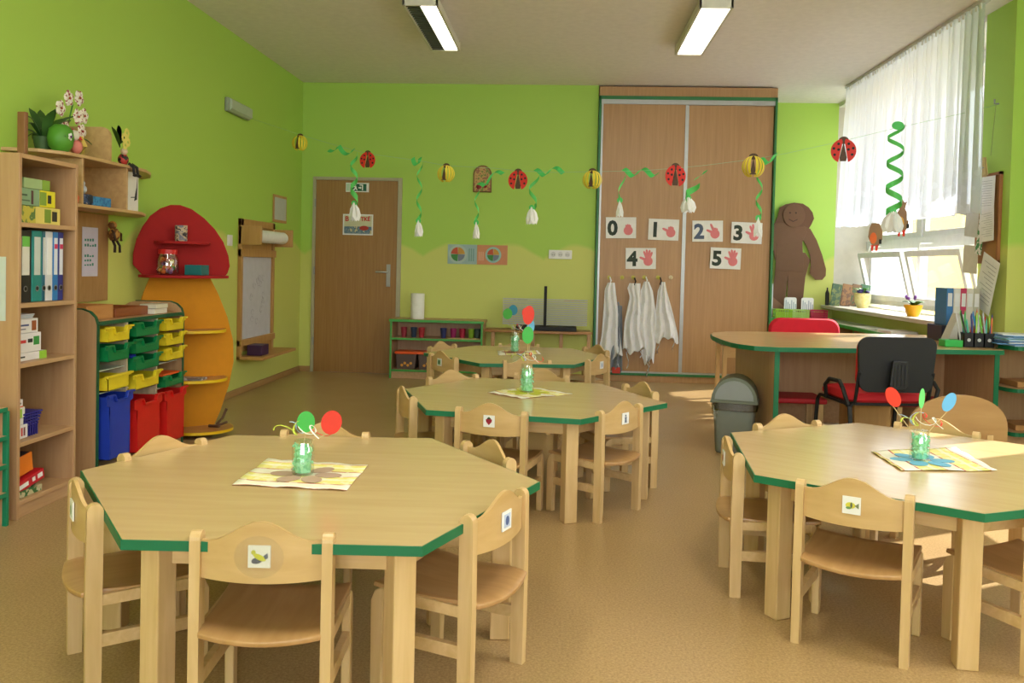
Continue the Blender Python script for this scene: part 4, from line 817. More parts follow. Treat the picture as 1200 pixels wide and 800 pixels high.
# ================================================================== CHILDREN'S CHAIRS
ply = wood((210, 176, 122), (196, 160, 104), (1.0, 8, 8), .33)
seatm = wood((192, 150, 100), (176, 134, 84), (9, 1.2, 9), .30)
def make_chair(loc, rz, label, group):
    t = thing('childrens_chair', label, 'chair', loc, rz, group)
    HP = .51
    for s in (-1, 1):
        x = s*.155
        pr = [(-.02, 0), (.018, 0), (.020, HP-.02)]+circ(.020, 9, (0, HP-.022), 0, PI)+[(-.022, .25)]
        m = MB(); m.prism(pr, x-.0125, x+.0125, 'x'); m.build('leg', BEECH, t, .004)
        fr = [(.255, 0), (.290, 0), (.292, .235), (.280, .262), (.262, .272), (.25, .272)]
        m = MB(); m.prism(fr, x-.0125, x+.0125, 'x'); m.build('leg', BEECH, t, .004)
        m = MB(); m.prism([(.018, .238), (.256, .240), (.256, .272), (.018, .268)], x-.010, x+.010, 'x'); m.build('side_rail', BEECHX, t, .002)
        B((x-.010, .018, .13), (x+.010, .258, .165), 'stretcher', BEECHX, t, .002)
    m = MB(); m.box((-.145, .262, .225), (.145, .280, .262)); m.build('front_rail', BEECHX, t, .002)
    # seat: thin curved plywood
    rows = []
    for j in range(11):
        f = j/10; y = -.03+.315*f; row = []
        for i in range(13):
            u = i/12*2-1; hw = .143 if f < .12 else .150+.012*f; yy = y-(.022*(1-u*u) if j == 0 else .022*(1-u*u)*(1-f)**3); z = .276+.010*u*u-.012*math.sin(PI*f)-.012*max(0, (.12-f)/.12)
            row.append((hw*u, yy, z))
        rows.append(row)
    m = MB(); m.sweep(rows, close=False, cap=False); m.build('seat', seatm, t, .003, True, .014)
    rows = []
    N = 24
    for i in range(N+1):
        u = i/N*2-1; x = .143*u; yb = -.004-.020*(1-u*u)
        hump = .488+.050*(.5+.5*math.cos(PI*min(1, abs(u)*1.12))) ; low = .392+.006*u*u
        rows.append([(x, yb-.005, low), (x, yb+.005, low), (x, yb+.005, hump), (x, yb-.005, hump)])
    m = MB(); m.sweep(rows); m.build('backrest', ply, t, .003, True)
    return t
def card_on(t, rgbs, x=.0, film=False, s=.026):
    c = B((x-s, -.0335, .432), (x+s, -.030, .432+2*s), 'picture_card', PAPER, t, 0, 'small white picture card')
    cz = .432+s; Y = (-.0345, -.0335); kind = rgbs[0]
    def pc(P, c_, nm, k=0): m = MB(); m.prism([(x+a*s, cz+b*s) for a, b in P], Y[0]-.0004*k, Y[1], 'y'); m.build(nm, M(c_, .6), c)
    def el(a, b, ra, rb, rot=0): return [(a+ra*math.cos(q)*math.cos(rot)-rb*math.sin(q)*math.sin(rot), b+ra*math.cos(q)*math.sin(rot)+rb*math.sin(q)*math.cos(rot)) for q in [PI*2*j/14 for j in range(14)]]
    if kind == 'bird':
        pc(el(-.2, -.35, .5, .28, .2), (70, 80, 100), 'picture_wing'); pc(el(.05, -.05, .62, .24, -.45), (206, 206, 50), 'picture_body', 1); pc(el(-.5, .4, .2, .2), (200, 200, 60), 'picture_head', 2); pc([(.4, .1), (.75, .35), (.8, -.1), (.55, -.2)], (90, 100, 120), 'picture_tail', 2)
    elif kind == 'fish':
        pc(el(-.1, 0, .55, .36), (214, 206, 70), 'picture_body'); pc([(.35, 0), (.8, .35), (.8, -.3)], (120, 130, 90), 'picture_tail', 1); pc(el(.0, .05, .12, .32), (90, 100, 80), 'picture_stripe', 2); pc(el(-.3, -.3, .3, .14), (110, 150, 90), 'picture_weed', 2)
    elif kind == 'berry':
        pc([(-.55, .3), (0, .5), (.55, .3), (.5, -.1), (0, -.65), (-.5, -.1)], (150, 24, 50), 'picture_berry'); pc([(-.4, .45), (0, .3), (.4, .45), (0, .75)], (50, 70, 40), 'picture_leaf', 1)
    elif kind == 'figure':
        pc(el(.0, .5, .2, .2), rgbs[1], 'picture_head'); pc([(-.3, .25), (.3, .25), (.2, -.2), (.35, -.75), (.1, -.75), (0, -.3), (-.1, -.75), (-.35, -.75), (-.2, -.2)], rgbs[1], 'picture_body', 1)
    else:
        pc([(-.7, -.7), (.7, -.7), (.7, .7), (-.7, .7)], rgbs[1], 'picture_field'); pc(el(0, 0, .4, .5), rgbs[2], 'picture_shape', 1)
    if film: m = MB(); m.prism(circ(.058, 24, (x, .458), ry=.05), -.0362, -.0358, 'y'); m.build('clear_sticker', FILM, t)
tabs = {'T0': 'the nearest left table', 'T3': 'the right-hand table', 'T1': 'the middle table', 'T2': 'the farthest table'}
CH = [ # table, x, y, angle(deg) of the backrest line, flip, label, picture, film
 ('T0', -.695, 2.0, 4, 'beech child chair in the foreground with a yellow and grey bird picture, nearest of all', ['bird'], True),
 ('T0', -1.295, 2.29, 128, 'beech child chair on the left side of the nearest table, seen from behind its side', ['field', (206, 214, 200), (120, 150, 120)], False),
 ('T0', -.17, 2.35, 67, 'beech child chair with a blue-white picture on the right front of the nearest table', ['field', (190, 204, 230), (80, 100, 150)], False),
 ('T0', -1.35, 2.88, 63.7, 'beech child chair at the far left side of the nearest table, before the tray cabinet', None, False),
 ('T0', -.89, 3.23, 1.6, 'beech child chair across the nearest table, behind its jar', None, False),
 ('T0', -.255, 3.01, -56, 'beech child chair at the far right side of the nearest table', None, False),
 ('T3', .885, 2.66, -28, 'beech child chair with a yellow fish picture, front of the right-hand table', ['fish'], False),
 ('T3', .635, 3.24, 87, 'beech child chair on the left side of the right-hand table, near the bin', ['field', (220, 210, 190), (170, 50, 50)], False),
 ('T3', 1.50, 2.63, 26, 'beech child chair cut by the right picture edge at the right-hand table', None, False),
 ('T3', .97, 3.78, 25, 'beech child chair at the far left of the right-hand table, facing the viewer', None, False),
 ('T3', 1.59, 3.78, -37, 'beech child chair behind the jar of the right-hand table', None, False),
 ('T1', -.31, 3.85, -14.5, 'beech child chair with a red strawberry picture, front of the middle table', ['berry'], False),
 ('T1', .27, 4.03, 52, 'beech child chair with a grey picture, right front of the middle table', ['figure', (110, 116, 130)], False),
 ('T1', -.77, 4.28, 112, 'beech child chair on the left side of the middle table', None, False),
 ('T1', -.63, 4.98, 38, 'beech child chair at the far left side of the middle table', None, False),
 ('T1', -.12, 5.17, -12, 'beech child chair across the middle table, half behind its jar', None, False),
 ('T1', .42, 4.72, -65, 'beech child chair on the far right side of the middle table, nearest to the bin', None, False),
 ('T2', -.24, 5.90, 15, 'beech child chair with its back to the viewer at the front of the farthest table', None, False),
 ('T2', -.84, 6.08, 131, 'beech child chair with a green picture, left front of the farthest table', ['field', (150, 190, 150), (50, 90, 60)], False),
 ('T2', .25, 6.20, 62, 'beech child chair with a pale picture and green seat pad, right of the farthest table', ['field', (214, 220, 230), (180, 190, 206)], False),
 ('T2', -.95, 6.82, 60, 'beech child chair at the far left side of the farthest table', None, False),
 ('T2', -.36, 7.13, 2, 'beech child chair across the farthest table, left of the drying rack', None, False),
 ('T2', .26, 6.92, -58, 'beech child chair at the far right side of the farthest table', None, False)]
ctr = {k: (sum(v[0] for v in V)/6, sum(v[1] for v in V)/6) for k, V in (('T0', T0), ('T3', T3), ('T1', T1), ('T2', T2))}
chair0 = None
for k, (tb, x, y, a, lab, pic, film) in enumerate(CH):
    rz = math.radians(a); n = (-math.sin(rz), math.cos(rz)); c = ctr[tb]
    if n[0]*(c[0]-x)+n[1]*(c[1]-y) < 0: rz += PI
    g = 'children\'s chairs at '+tabs[tb]
    if chair0 is None: chair0 = make_chair((x, y, 0), rz, lab, g); t = chair0; proto_kids = None; first = (pic, film)
    else: t = dup(chair0, (x, y, 0), rz, lab, g)
    if k and pic: card_on(t, pic, film=film)
    if 'green seat pad' in lab:
        m = MB(); m.prism([(-.13, .0), (.13, .0), (.13, .25), (-.13, .25)], .284, .30); tag(m.build('seat_pad', M((120, 160, 50), .8), None, .006), 'green pad on the chair right of the farthest table', 'cushion', None, (x, y, 0)).rotation_euler = (0, 0, rz)
card_on(chair0, ['bird'], film=True)

# ================================================================== TEACHER'S DESK AREA
dk = thing('teacher_desk', 'large beech teacher desk with rounded left end and green edging', 'desk', (0, 0, 0))
DT = wood((214, 178, 128), (200, 162, 112), (1, 8, 8), .22)
op = [(1.10, 5.36), (1.26, 5.25), (2.70, 5.50), (2.92, 5.56), (2.92, 5.94), (2.92, 6.36)]+[(2.70, 6.62), (1.40, 6.52), (1.20, 6.46), (1.09, 6.36), (1.04, 6.2), (1.02, 6.0), (1.03, 5.7), (1.05, 5.5)]
op = [(1.08, 5.40), (1.15, 5.30), (1.28, 5.26), (2.70, 5.50), (2.72, 5.95), (2.90, 5.96), (2.90, 6.45), (2.70, 6.72), (1.40, 6.56), (1.20, 6.48), (1.09, 6.36), (1.04, 6.2), (1.02, 6.0), (1.03, 5.7), (1.05, 5.5)]
m = MB(); m.prism(op, .672, .70); m.build('desk_top', DT, dk)
cxo, cyo = 1.9, 5.95
def off(P, d):
    out = []
    for i in range(len(P)):
        p0, p1, p2 = Vector(P[i-1]), Vector(P[i]), Vector(P[(i+1) % len(P)]); e = ((p1-p0).normalized()+(p2-p1).normalized()).normalized(); out.append((p1.x+e.y*d, p1.y-e.x*d))
    return out
m = MB(); q = off(op, .004); m.sweep([[(a[0], a[1], .671), (b[0], b[1], .671), (b[0], b[1], .699), (a[0], a[1], .699)] for a, b in zip(op+[op[0]], q+[q[0]])], cap=False); m.build('edge_band', GREEN, dk)
def panel(p, q, th, z0, z1, name, band=True):
    p, q = Vector(p), Vector(q); d = (q-p).normalized(); n = Vector((-d.y, d.x))*th/2
    m = MB(); m.prism([tuple(p-n), tuple(q-n), tuple(q+n), tuple(p+n)], z0, z1); o = m.build(name, LAMV, dk, .001)
    if band: m = MB(); e = d*.006; m.prism([tuple(p-n-e), tuple(p-n), tuple(p+n), tuple(p+n-e)], z0, z1); m.build('edge_band', GREEN, o)
panel((1.285, 5.30), (1.24, 6.25), .03, 0, .672, 'side_panel'); panel((2.67, 5.52), (2.62, 6.30), .03, 0, .672, 'side_panel')
panel((1.26, 6.0), (2.64, 6.14), .02, .30, .672, 'modesty_panel', False)
B((1.25, 6.20, .10), (2.62, 6.22, .30), 'lower_rail', LAMY, dk)
# stools with red seats under the desk
def stool(x, y, lab):
    t = thing('stool', lab, 'stool', (x, y, 0), 0, 'red-topped stools under the desk')
    B((-.19, -.16, .30), (.19, .16, .335), 'seat', M((170, 18, 30), .6), t, .012)
    for sx in (-1, 1):
        for sy in (-1, 1): B((sx*.15-.02, sy*.12-.02, 0), (sx*.15+.02, sy*.12+.02, .30), 'leg', BEECH, t, .003)
stool(1.52, 5.85, 'low stool with red seat under the left half of the desk'); stool(2.32, 5.86, 'low stool with red seat under the right half of the desk')
tag(B((1.80, 5.45, 0), (2.02, 5.75, .34), 'wooden_box', wood((206, 160, 104), (190, 144, 88), (10, 10, 1), .45), None, .004), 'light wooden box on the floor under the black chair seat', 'box')

# black visitor chair
oc = thing('office_chair', 'black plastic-backed visitor chair with red upholstered seat at the desk', 'chair', (1.86, 5.0, 0), .10)
RS = M((200, 24, 36), .75)
def rr_box(w, h, r, n=5):
    P = []
    for cx_, cz_, a in ((w-r, h-r, 0), (-w+r, h-r, PI/2), (-w+r, -h+r, PI), (w-r, -h+r, 1.5*PI)): P += [(cx_+r*math.cos(a+PI/2*k/n), cz_+r*math.sin(a+PI/2*k/n)) for k in range(n+1)]
    return P
L = []
for f, yy in ((1.0, -.035), (1.0, -.02), (.97, .0)):
    L.append([(x*f*(1-.06*(z < 0)), yy+.03*(1-(x/.22)**2)*-1+.12*(-z)*.35, .645+z*f) for x, z in rr_box(.222, .155, .055)])
m = MB(); m.sweep(L); m.build('back_shell', BLACK, oc, .006, True)
m = MB(); m.sweep([[(x, yy-.03*(1-(x/.22)**2)+.042*(-z), .645+z) for x, z in rr_box(.205, .14, .05)] for yy in (.0, .035)]); m.build('back_cushion', RS, oc, .01, True)
m = MB(); m.prism([(-.055, .53), (-.04, .67), (.045, .67), (.05, .53), (.03, .505), (-.035, .505)], -.074, -.055, 'y'); m.build('back_recess', M((16, 16, 18), .5), oc, .006)
m = MB()
for k in range(4): x = -.03+k*.02; m.box((x-.003, -.077, .53), (x+.003, -.073, .65))
m.build('back_rib', M((26, 26, 30), .45), oc)
m = MB(); m.sweep([[(x, .26+y*1.0, z) for x, y in rr_box(.235*s, .215*s, .07)] for s, z in ((.93, .415), (1, .43), (1, .452), (.95, .47), (.8, .478))]); m.build('seat', RS, oc, 0, True)
m = MB(); m.sweep([[(x, .26+y, z) for x, y in rr_box(.225, .205, .07)] for z in (.40, .416)]); m.build('seat_pan', BLACK, oc, 0, True)
for s in (-1, 1):
    x = s*.245
    m = MB(); m.tube([(x*.85, -.03, .60), (x*.85, .02, .42), (x, .0, .40), (x*1.02, -.08, .0)], .013, 8, .009); m.build('leg', BLACK, oc, 0, True)
    m = MB(); m.tube([(x, .0, .40), (x, .05, .41), (x, .42, .41), (x, .46, .38), (x*1.02, .50, 0)], .013, 8, .009); m.build('leg', BLACK, oc, 0, True)
    m = MB(); m.tube([(x, .02, .40), (x*1.12, .03, .50), (x*1.12, .08, .535), (x*1.12, .22, .53), (x*1.12, .28, .49), (x*1.05, .30, .41)], .012, 8, .012); m.build('armrest', BLACK, oc, 0, True)
# red chair behind the desk
rc = thing('red_chair', 'red upholstered office chair on the far side of the desk', 'chair', (1.91, 7.05, 0), PI)
m = MB(); m.sweep([[(x, yy+.03*(1-(x/.29)**2), .60+z) for x, z in rr_box(.275*s, .185*s, .09)] for s, yy in ((.94, -.03), (1, -.01), (1, .02), (.95, .04))]); m.build('backrest', M((214, 24, 48), .75), rc, 0, True)
m = MB(); m.sweep([[(x, .28+y, z) for x, y in rr_box(.24*s, .22*s, .08)] for s, z in ((.94, .42), (1, .44), (1, .46), (.93, .48))]); m.build('seat', M((214, 24, 48), .75), rc, 0, True)
m = MB(); m.tube([(0, .28, .42), (0, .28, .1)], .025, 12); m.tube([(0, .1, .42), (0, -.03, .40), (0, -.05, .6)], .018, 8); m.build('stem', BLACK, rc, 0, True)
for k in range(5): a = k*1.2566; m = MB(); m.tube([(0, .28, .10), (.26*math.cos(a), .28+.26*math.sin(a), .06)], .018, 8); m.ball((.27*math.cos(a), .28+.27*math.sin(a), .03), .028, 10); m.build('base_arm', BLACK, rc, 0, True)

# round-backed wooden chair behind the right-hand table
rb = thing('round_back_chair', 'larger plywood chair with half-round back between table and desk', 'chair', (1.98, 4.46, 0), .0)
m = MB(); m.sweep([[(x, -.04*(1-(x/.26)**2)+yy, .40+z*1.0) for x, z in [(-.24, -.10), (.24, -.10)]+circ(.24, 20, (0, 0), 0, PI, .16)] for yy in (0, .014)]); m.build('backrest', wood((180, 144, 96), (168, 130, 84), (1, 6, 6), .4), rb, .003, True)
B((-.20, .0, .28), (.20, .34, .30), 'seat', seatm, rb, .004)
for sx in (-1, 1):
    for y in (.01, .30): B((sx*.17-.02, y, 0), (sx*.17+.02, y+.035, .28), 'leg', BEECH, rb, .003)
m = MB(); m.box((-.17, -.012, .28), (-.14, .012, .36)); m.box((.14, -.012, .28), (.17, .012, .36)); m.build('back_post', BEECH, rb)

# waste bin
wb = thing('waste_bin', 'grey plastic swing-top waste bin beside the desk', 'bin', (1.10, 5.58, 0), -.25)
BG, BL = M((122, 128, 120), .45), M((104, 110, 94), .45)
m = MB(); m.sweep([[(x, y, z) for x, y in rr_box(a, b, .05)] for a, b, z in ((.105, .09, 0), (.112, .098, .01), (.132, .118, .32))]); m.build('body', BG, wb, 0, True)
m = MB(); m.sweep([[(x, y, z) for x, y in rr_box(a, b, .055)] for a, b, z in ((.133, .119, .28), (.140, .126, .275), (.142, .128, .325), (.135, .12, .33))]); m.build('bag_fold', glass_mat((.5, .5, .48), .15, 'bin_bag', .3), wb, 0, True)
m = MB(); n = 12; P = [(.140*math.cos(PI*k/n), .33+.005+.15*math.sin(PI*k/n)) for k in range(n+1)]; m.prism(P, -.125, .125, 'y'); m.build('lid', BL, wb, .006, True)
m = MB(); P = [(.118*math.cos(PI*k/n), .345+.12*math.sin(PI*k/n)) for k in range(n+1)]; m.prism(P, -.131, -.124, 'y'); m.build('swing_flap', M((138, 143, 140), .42), wb, .003, True)
B((-.145, -.13, .322), (.145, .13, .338), 'rim', BL, wb, .004)
tg = thing('plastic_bag', 'crumpled clear plastic bag at the left side of the bin', 'bag', (.95, 5.5, .26)); m = MB(); rr = random.Random(8)
for k in range(6): m.tube([(rr.uniform(-.02, .03), rr.uniform(-.03, .03), rr.uniform(-.05, .07)) for q in range(4)], .006, 6, .002)
m.build('film', FILM, tg, 0, True)

# wooden table/chair glimpsed between wardrobe and desk
t = thing('small_table', 'small wooden table with a yellow-topped box between wardrobe and desk', 'table', (1.56, 7.75, 0))
B((-.19, -.2, .50), (.2, .2, .52), 'table_top', wood((150, 110, 90), (136, 96, 76), (1, 8, 8), .4), t, .003)
for sx in (-1, 1):
    for y in (-.18, .15): B((sx*.165-.018, y, 0), (sx*.165+.018, y+.035, .50), 'leg', BEECH, t, .003)
B((-.15, -.18, .40), (.15, -.165, .50), 'apron_rail', BEECHX, t)
tag(B((1.50, 7.62, .521), (1.66, 7.76, .565), 'yellow_box', M((226, 206, 80), .5), None, .003), 'yellow-topped box on the small wooden table', 'box')

# L-shaped green edged shelf along recess and window
t = thing('corner_shelf', 'L-shaped low shelf with green edges running under the window', 'shelf', (0, 0, 0))
TW = M((206, 206, 190), .35)
top = [(2.09, 9.35), (2.50, 9.33), (2.62, 9.25), (2.66, 9.05), (2.66, 6.75), (2.90, 6.75), (2.925, 6.75), (2.925, 9.69), (2.09, 9.69)]
m = MB(); m.prism(top, .632, .656); m.build('top_board', TW, t)
fr = top[:6]; q = off(top, .005)[:5]
m = MB(); m.sweep([[(a[0], a[1], .628), (b[0], b[1], .628), (b[0], b[1], .658), (a[0], a[1], .658)] for a, b in zip(fr[:5], q)]); m.build('edge_band', LGREEN, t)
edged((2.09, 9.37, .0), (2.11, 9.69, .632), t, 'side_panel', LAMV)
for y in (8.9, 8.2, 7.5, 6.77): B((2.68, y, 0), (2.92, y+.02, .632), 'divider', LAMV, t); B((2.676, y, 0), (2.68, y+.02, .632), 'edge_band', LGREEN, t)
B((2.69, 6.79, .33), (2.92, 9.3, .35), 'shelf_board', LAMY, t); B((2.11, 9.40, .33), (2.66, 9.69, .35), 'shelf_board', LAMY, t); B((2.105, 9.64, 0), (2.9, 9.685, .632), 'back_panel', LAMV, t)
for i, (y, c) in enumerate(((8.75, (190, 160, 100)), (8.45, (226, 224, 216)), (7.95, (206, 96, 80)), (7.7, (180, 150, 110)), (7.2, (220, 210, 190)))):
    tag(B((2.70, y-.09, .351), (2.88, y+.09, .47+.04*(i % 2)), 'storage_box', M(c, .5), None, .004), ('tan', 'white', 'red', 'brown', 'cream')[i]+' storage box inside the shelf under the window', 'box', 'boxes under the window')
tag(B((1.60+1.08, 7.9, .657), (2.88, 8.25, .664), 'paper_sheets', PAPER, None, 0), 'white paper sheets lying on the shelf under the window', 'paper')
tag(B((2.68, 7.3, .657), (2.90, 7.6, .68), 'paper_sheets', M((236, 226, 226), .7), None, 0), 'thicker pale paper stack on the shelf under the window, nearer the desk', 'paper')

# cardboard doll
CB = M((112, 80, 58), .85); CBD = M((70, 46, 34), .85)
t = thing('cardboard_figure', 'big brown cardboard cut-out of a child with long arm leaning on the recess wall', 'cut-out', (2.47, 9.66, .66))
T = .012
def pp(P, name, mat=CB, y0=0, lab=None): m = MB(); m.prism(P, y0-T, y0, 'y'); return m.build(name, mat, t, .002, lab)
def px(u, v): return ((u-932)*.00905+.0, (365-v)*.00935+.0)
pp([px(*p) for p in ((917, 292), (930, 288), (947, 290), (953, 298), (948, 318), (946, 345), (944, 370), (931, 370), (928, 345), (927, 317), (925, 345), (921, 370), (908, 370), (910, 340), (912, 312), (915, 300))], 'body')
pp([px(*p) for p in ((905, 262), (912, 256), (922, 256), (934, 260), (946, 260), (948, 266), (943, 278), (946, 312), (912, 312), (913, 280), (908, 278))], 'chest', y0=-.003)
pp([px(*p) for p in ((944, 259), (952, 262), (960, 275), (967, 292), (972, 308), (972, 316), (968, 321), (960, 321), (953, 314), (954, 304), (953, 294), (949, 284), (941, 270))], 'arm', y0=-.001)
pp([px(*p) for p in ((914, 260), (907, 262), (900, 272), (906, 276), (912, 300), (916, 280))], 'arm', y0=-.001)
pp([px(932+dx, 247+dz) for dx, dz in circ(13, 24, ry=13.5)], 'head', y0=-.013)
m = MB(); m.prism([px(*p) for p in ((915, 238), (922, 234), (932, 232), (942, 233), (949, 237), (954, 243), (956, 250), (953, 257), (950, 262), (942, 265), (936, 262), (932, 260), (924, 262), (918, 264), (912, 269), (905, 270), (902, 266), (904, 260), (910, 256), (913, 248))], -.012, -.003, 'y')
m.build('hair', M((104, 72, 52), .85), t)
m = MB(); [m.prism([px(u+a, 244+b) for a, b in circ(1.1, 8)], -.028, -.0262, 'y') for u in (927, 934)]; m.build('eye', CBD, t)
m = MB(); m.prism([px(*p) for p in ((926, 251), (931, 253.5), (936, 251), (936, 252), (931, 254.5), (926, 252))], -.028, -.0262, 'y'); m.build('mouth', CBD, t)
pp([px(*p) for p in ((908, 341), (922, 352), (925, 362), (924, 368), (908, 368))], 'loose_piece', M((150, 112, 84), .85), y0=-.03, lab='lighter cardboard offcut at the foot')
tag(B((2.20, 9.40, .66), (2.24, 9.42, 1.02), 'rolled_paper', M((220, 220, 224), .7), None, .003), 'white rolled paper between wardrobe and cardboard figure', 'paper').location = (0, .1, 0)
# baskets and label cards
def basket(x, c, lab):
    t = thing('basket', lab, 'basket', (x, 9.44, .657)); m = MB(); a, b, h = .085, .06, .095
    for z in (.0, .018, .036, .054): m.box((-a, -b, z), (a, -b+.003, z+.009)); m.box((-a, b-.003, z), (a, b, z+.009)); m.box((-a, -b, z), (-a+.003, b, z+.009)); m.box((a-.003, -b, z), (a, b, z+.009))
    m.box((-a, -b, 0), (a, b, .003)); m.build('wall', M(c, .4), t)
    m = MB()
    for k in range(8): xx = -a+.004+k*(2*a-.01)/7; m.box((xx-.003, -b-.001, 0), (xx+.003, -b+.004, h)); m.box((xx-.003, b-.004, 0), (xx+.003, b+.001, h))
    for k in range(5): yy = -b+k*b/2; m.box((-a-.001, yy-.003, 0), (-a+.004, yy+.003, h)); m.box((a-.004, yy-.003, 0), (a+.001, yy+.003, h))
    m.build('rib', M(c, .4), t); m = MB(); m.box((-a-.004, -b-.004, h-.01), (a+.004, -b+.004, h)); m.box((-a-.004, b-.004, h-.01), (a+.004, b+.004, h)); m.box((-a-.004, -b, h-.01), (-a+.004, b, h)); m.box((a-.004, -b, h-.01), (a+.004, b, h)); m.build('rim', M(c, .4), t)
basket(2.33, (160, 200, 50), 'lime green basket at the left on the corner shelf'); basket(2.51, (176, 206, 110), 'pale green basket in the middle on the corner shelf'); basket(2.70, (200, 40, 80), 'raspberry red basket at the right on the corner shelf')
for x, l in ((2.43, 'left white lettered card with rounded top behind the baskets'), (2.61, 'right white lettered card with rounded top behind the baskets')):
    t = thing('name_card', l, 'card', (x, 9.52, .657)); m = MB(); m.prism([(-.065, 0), (.065, 0), (.065, .2)]+circ(.02, 4, (.045, .2), 0, PI/2)[1:]+circ(.02, 4, (-.045, .2), PI/2, PI)+[(-.065, .2)], -.002, .002, 'y'); m.build('board', PAPER, t)
    m = MB(); [m.box((-.05+.02*k, -.003, .06), (-.042+.02*k, -.0018, .19-.02*(k % 3))) for k in range(6)]; m.build('writing', M((150, 160, 176), .6), t)
# things on the sill
for i, (x, c) in enumerate(((2.86, ((60, 90, 70), (120, 130, 80), (60, 60, 50))), (2.97, ((150, 110, 70), (110, 80, 60), (180, 160, 110))), (3.07, ((120, 90, 60), (70, 90, 60), (160, 140, 100))), (3.16, ((60, 100, 70), (100, 130, 90), (50, 60, 50))))):
    m = MB(); m.box((-.05, -.008, 0), (.05, .008, .235)); m.xf(Matrix.Rotation(-.12, 4, 'X') @ Matrix.Rotation(.16, 4, 'Y'))
    tag(m.build('picture_book', print_mat(list(c), 22), None, .002), ('green-blue', 'sandy brown', 'brown and green', 'dark green')[i]+(' picture book leaning at the far end of the sill, %s' % ('leftmost', 'second', 'third', 'behind the yellow pot')[i]), 'book', 'books leaning on the window sill', (x, 9.42, .802))
m = MB(); m.lathe([(.02, 0), (.022, .13), (.008, .165), (.008, .19)], n=12); tag(m.build('bottle', M((30, 20, 20), .3), None, 0, True), 'slim dark bottle at the left end of the window sill', 'bottle', None, (2.825, 9.55, .801))
t = thing('flower_pot', 'pale yellow patterned pot with a purple plant on the sill', 'pot', (3.03, 9.05, .801)); m = MB(); m.lathe([(.05, 0), (.075, .06), (.082, .15), (.074, .15), (.05, .02)], n=24); m.build('pot', print_mat([(230, 214, 140), (236, 224, 160), (220, 190, 120)], 30), t, 0, True)
m = MB(); [m.ball((.04*math.cos(k), .04*math.sin(k*1.7), .16+.008*(k % 3)), .03, 8, (1, 1, .6)) for k in range(7)]; m.build('plant', M((60, 50, 110), .6), t, 0, True)
m = MB(); [leaf(m, (0, 0, .14), (.08*math.cos(k*1.3)-.03, .08*math.sin(k*1.3), .2), .02) for k in range(5)]; m.build('leaf', LEAF2, t, 0, True)
t = thing('flower_pot', 'bright yellow pot with small purple violets, middle of the sill', 'pot', (2.93, 7.50, .801)); m = MB(); m.lathe([(.045, 0), (.07, .075), (.075, .095), (.066, .095), (.042, .01)], n=24); m.build('pot', M((240, 176, 20), .4), t, 0, True)
m = MB(); [leaf(m, (0, 0, .08), (.09*math.cos(k*1.05), .09*math.sin(k*1.05), .12), .03, .02) for k in range(6)]; m.build('leaf', M((60, 110, 50), .5), t, 0, True)
m = MB(); [m.ball((.04*math.cos(k*2)-.02, .05*math.sin(k*2)+.02, .15+.015*(k % 2)), .014, 8) for k in range(5)]; m.build('violet', M((150, 90, 190), .6), t, 0, True)

# binders, magazine files, pens on the desk
for i, (x, y, c, l, w_) in enumerate(((2.635, 6.20, (44, 110, 170), 'blue binder at the left of the row by the pillar', .024), (2.682, 6.20, (214, 210, 200), 'cream binder between the blue and red ones by the pillar', .025), (2.725, 6.20, (190, 40, 84), 'raspberry red binder by the pillar', .022), (2.768, 6.20, (206, 200, 186), 'cream binder right of the red one by the pillar', .025), (2.812, 6.20, (176, 172, 150), 'grey-beige binder touching the pillar', .024))):
    t = thing('binder', l, 'binder', (x, y, .81), 0, 'binders standing by the pillar'); B((-w_+.002, -.08, 0), (w_-.002, .11, .255), 'cover', M(c, .45), t, .003); B((-w_*.6, -.082, .13), (w_*.6, -.08, .22), 'spine_label', M((220, 220, 220), .6), t, 0)
t = thing('magazine_file', 'dark blue magazine rack carrying the binders by the pillar', 'file', (2.72, 6.20, .701))
B((-.15, -.12, .0), (-.09, .12, .108), 'box', M((24, 26, 60), .5), t, .003); B((-.07, -.12, 0), (-.02, .12, .108), 'box', M((34, 34, 50), .5), t, .003); B((.0, -.12, 0), (.05, .12, .108), 'box', M((196, 192, 184), .5), t, .003); B((.07, -.12, 0), (.15, .12, .108), 'box', M((190, 186, 176), .5), t, .003)
m = MB(); m.prism([(-.05, 0), (.06, 0), (.075, .19), (.03, .2)], -.01, .1, 'y'); tag(m.build('paper_holder', M((206, 204, 200), .5), None, .003), 'pale grey upright paper holder behind the pens', 'holder', None, (2.58, 5.92, .701))
tag(B((2.40, 5.62, .701), (2.51, 5.72, .745), 'green_box', M((40, 170, 70), .4), None, .004), 'small bright green box left of the pen holder', 'box')
t = thing('pen_holder', 'black round-hole pen organiser crowded with pens and scissors', 'pen holder', (2.625, 5.70, .701)); 
for k in range(3):
    m = MB(); a, b = .030, .045; x = -.065+k*.063; m.box((x-a, -b, 0), (x+a, b, .003)); m.box((x-a, -b, .003), (x+a, -b+.003, .09)); m.box((x-a, b-.003, .003), (x+a, b, .09)); m.box((x-a, -b, .003), (x-a+.003, b, .09)); m.box((x+a-.003, -b, .003), (x+a, b, .09)); m.build('cup', BLACK, t)
    m = MB(); m.prism(circ(.011, 14, (x, .045)), -.0475, -.044, 'y'); m.build('hole_ring', M((190, 190, 190), .5), t)
rr = random.Random(12)
PC = [(220, 220, 225), (60, 160, 70), (30, 120, 190), (30, 30, 34), (120, 200, 70), (200, 40, 40), (70, 190, 160), (180, 180, 190), (40, 50, 120), (220, 110, 40), (160, 210, 80)]
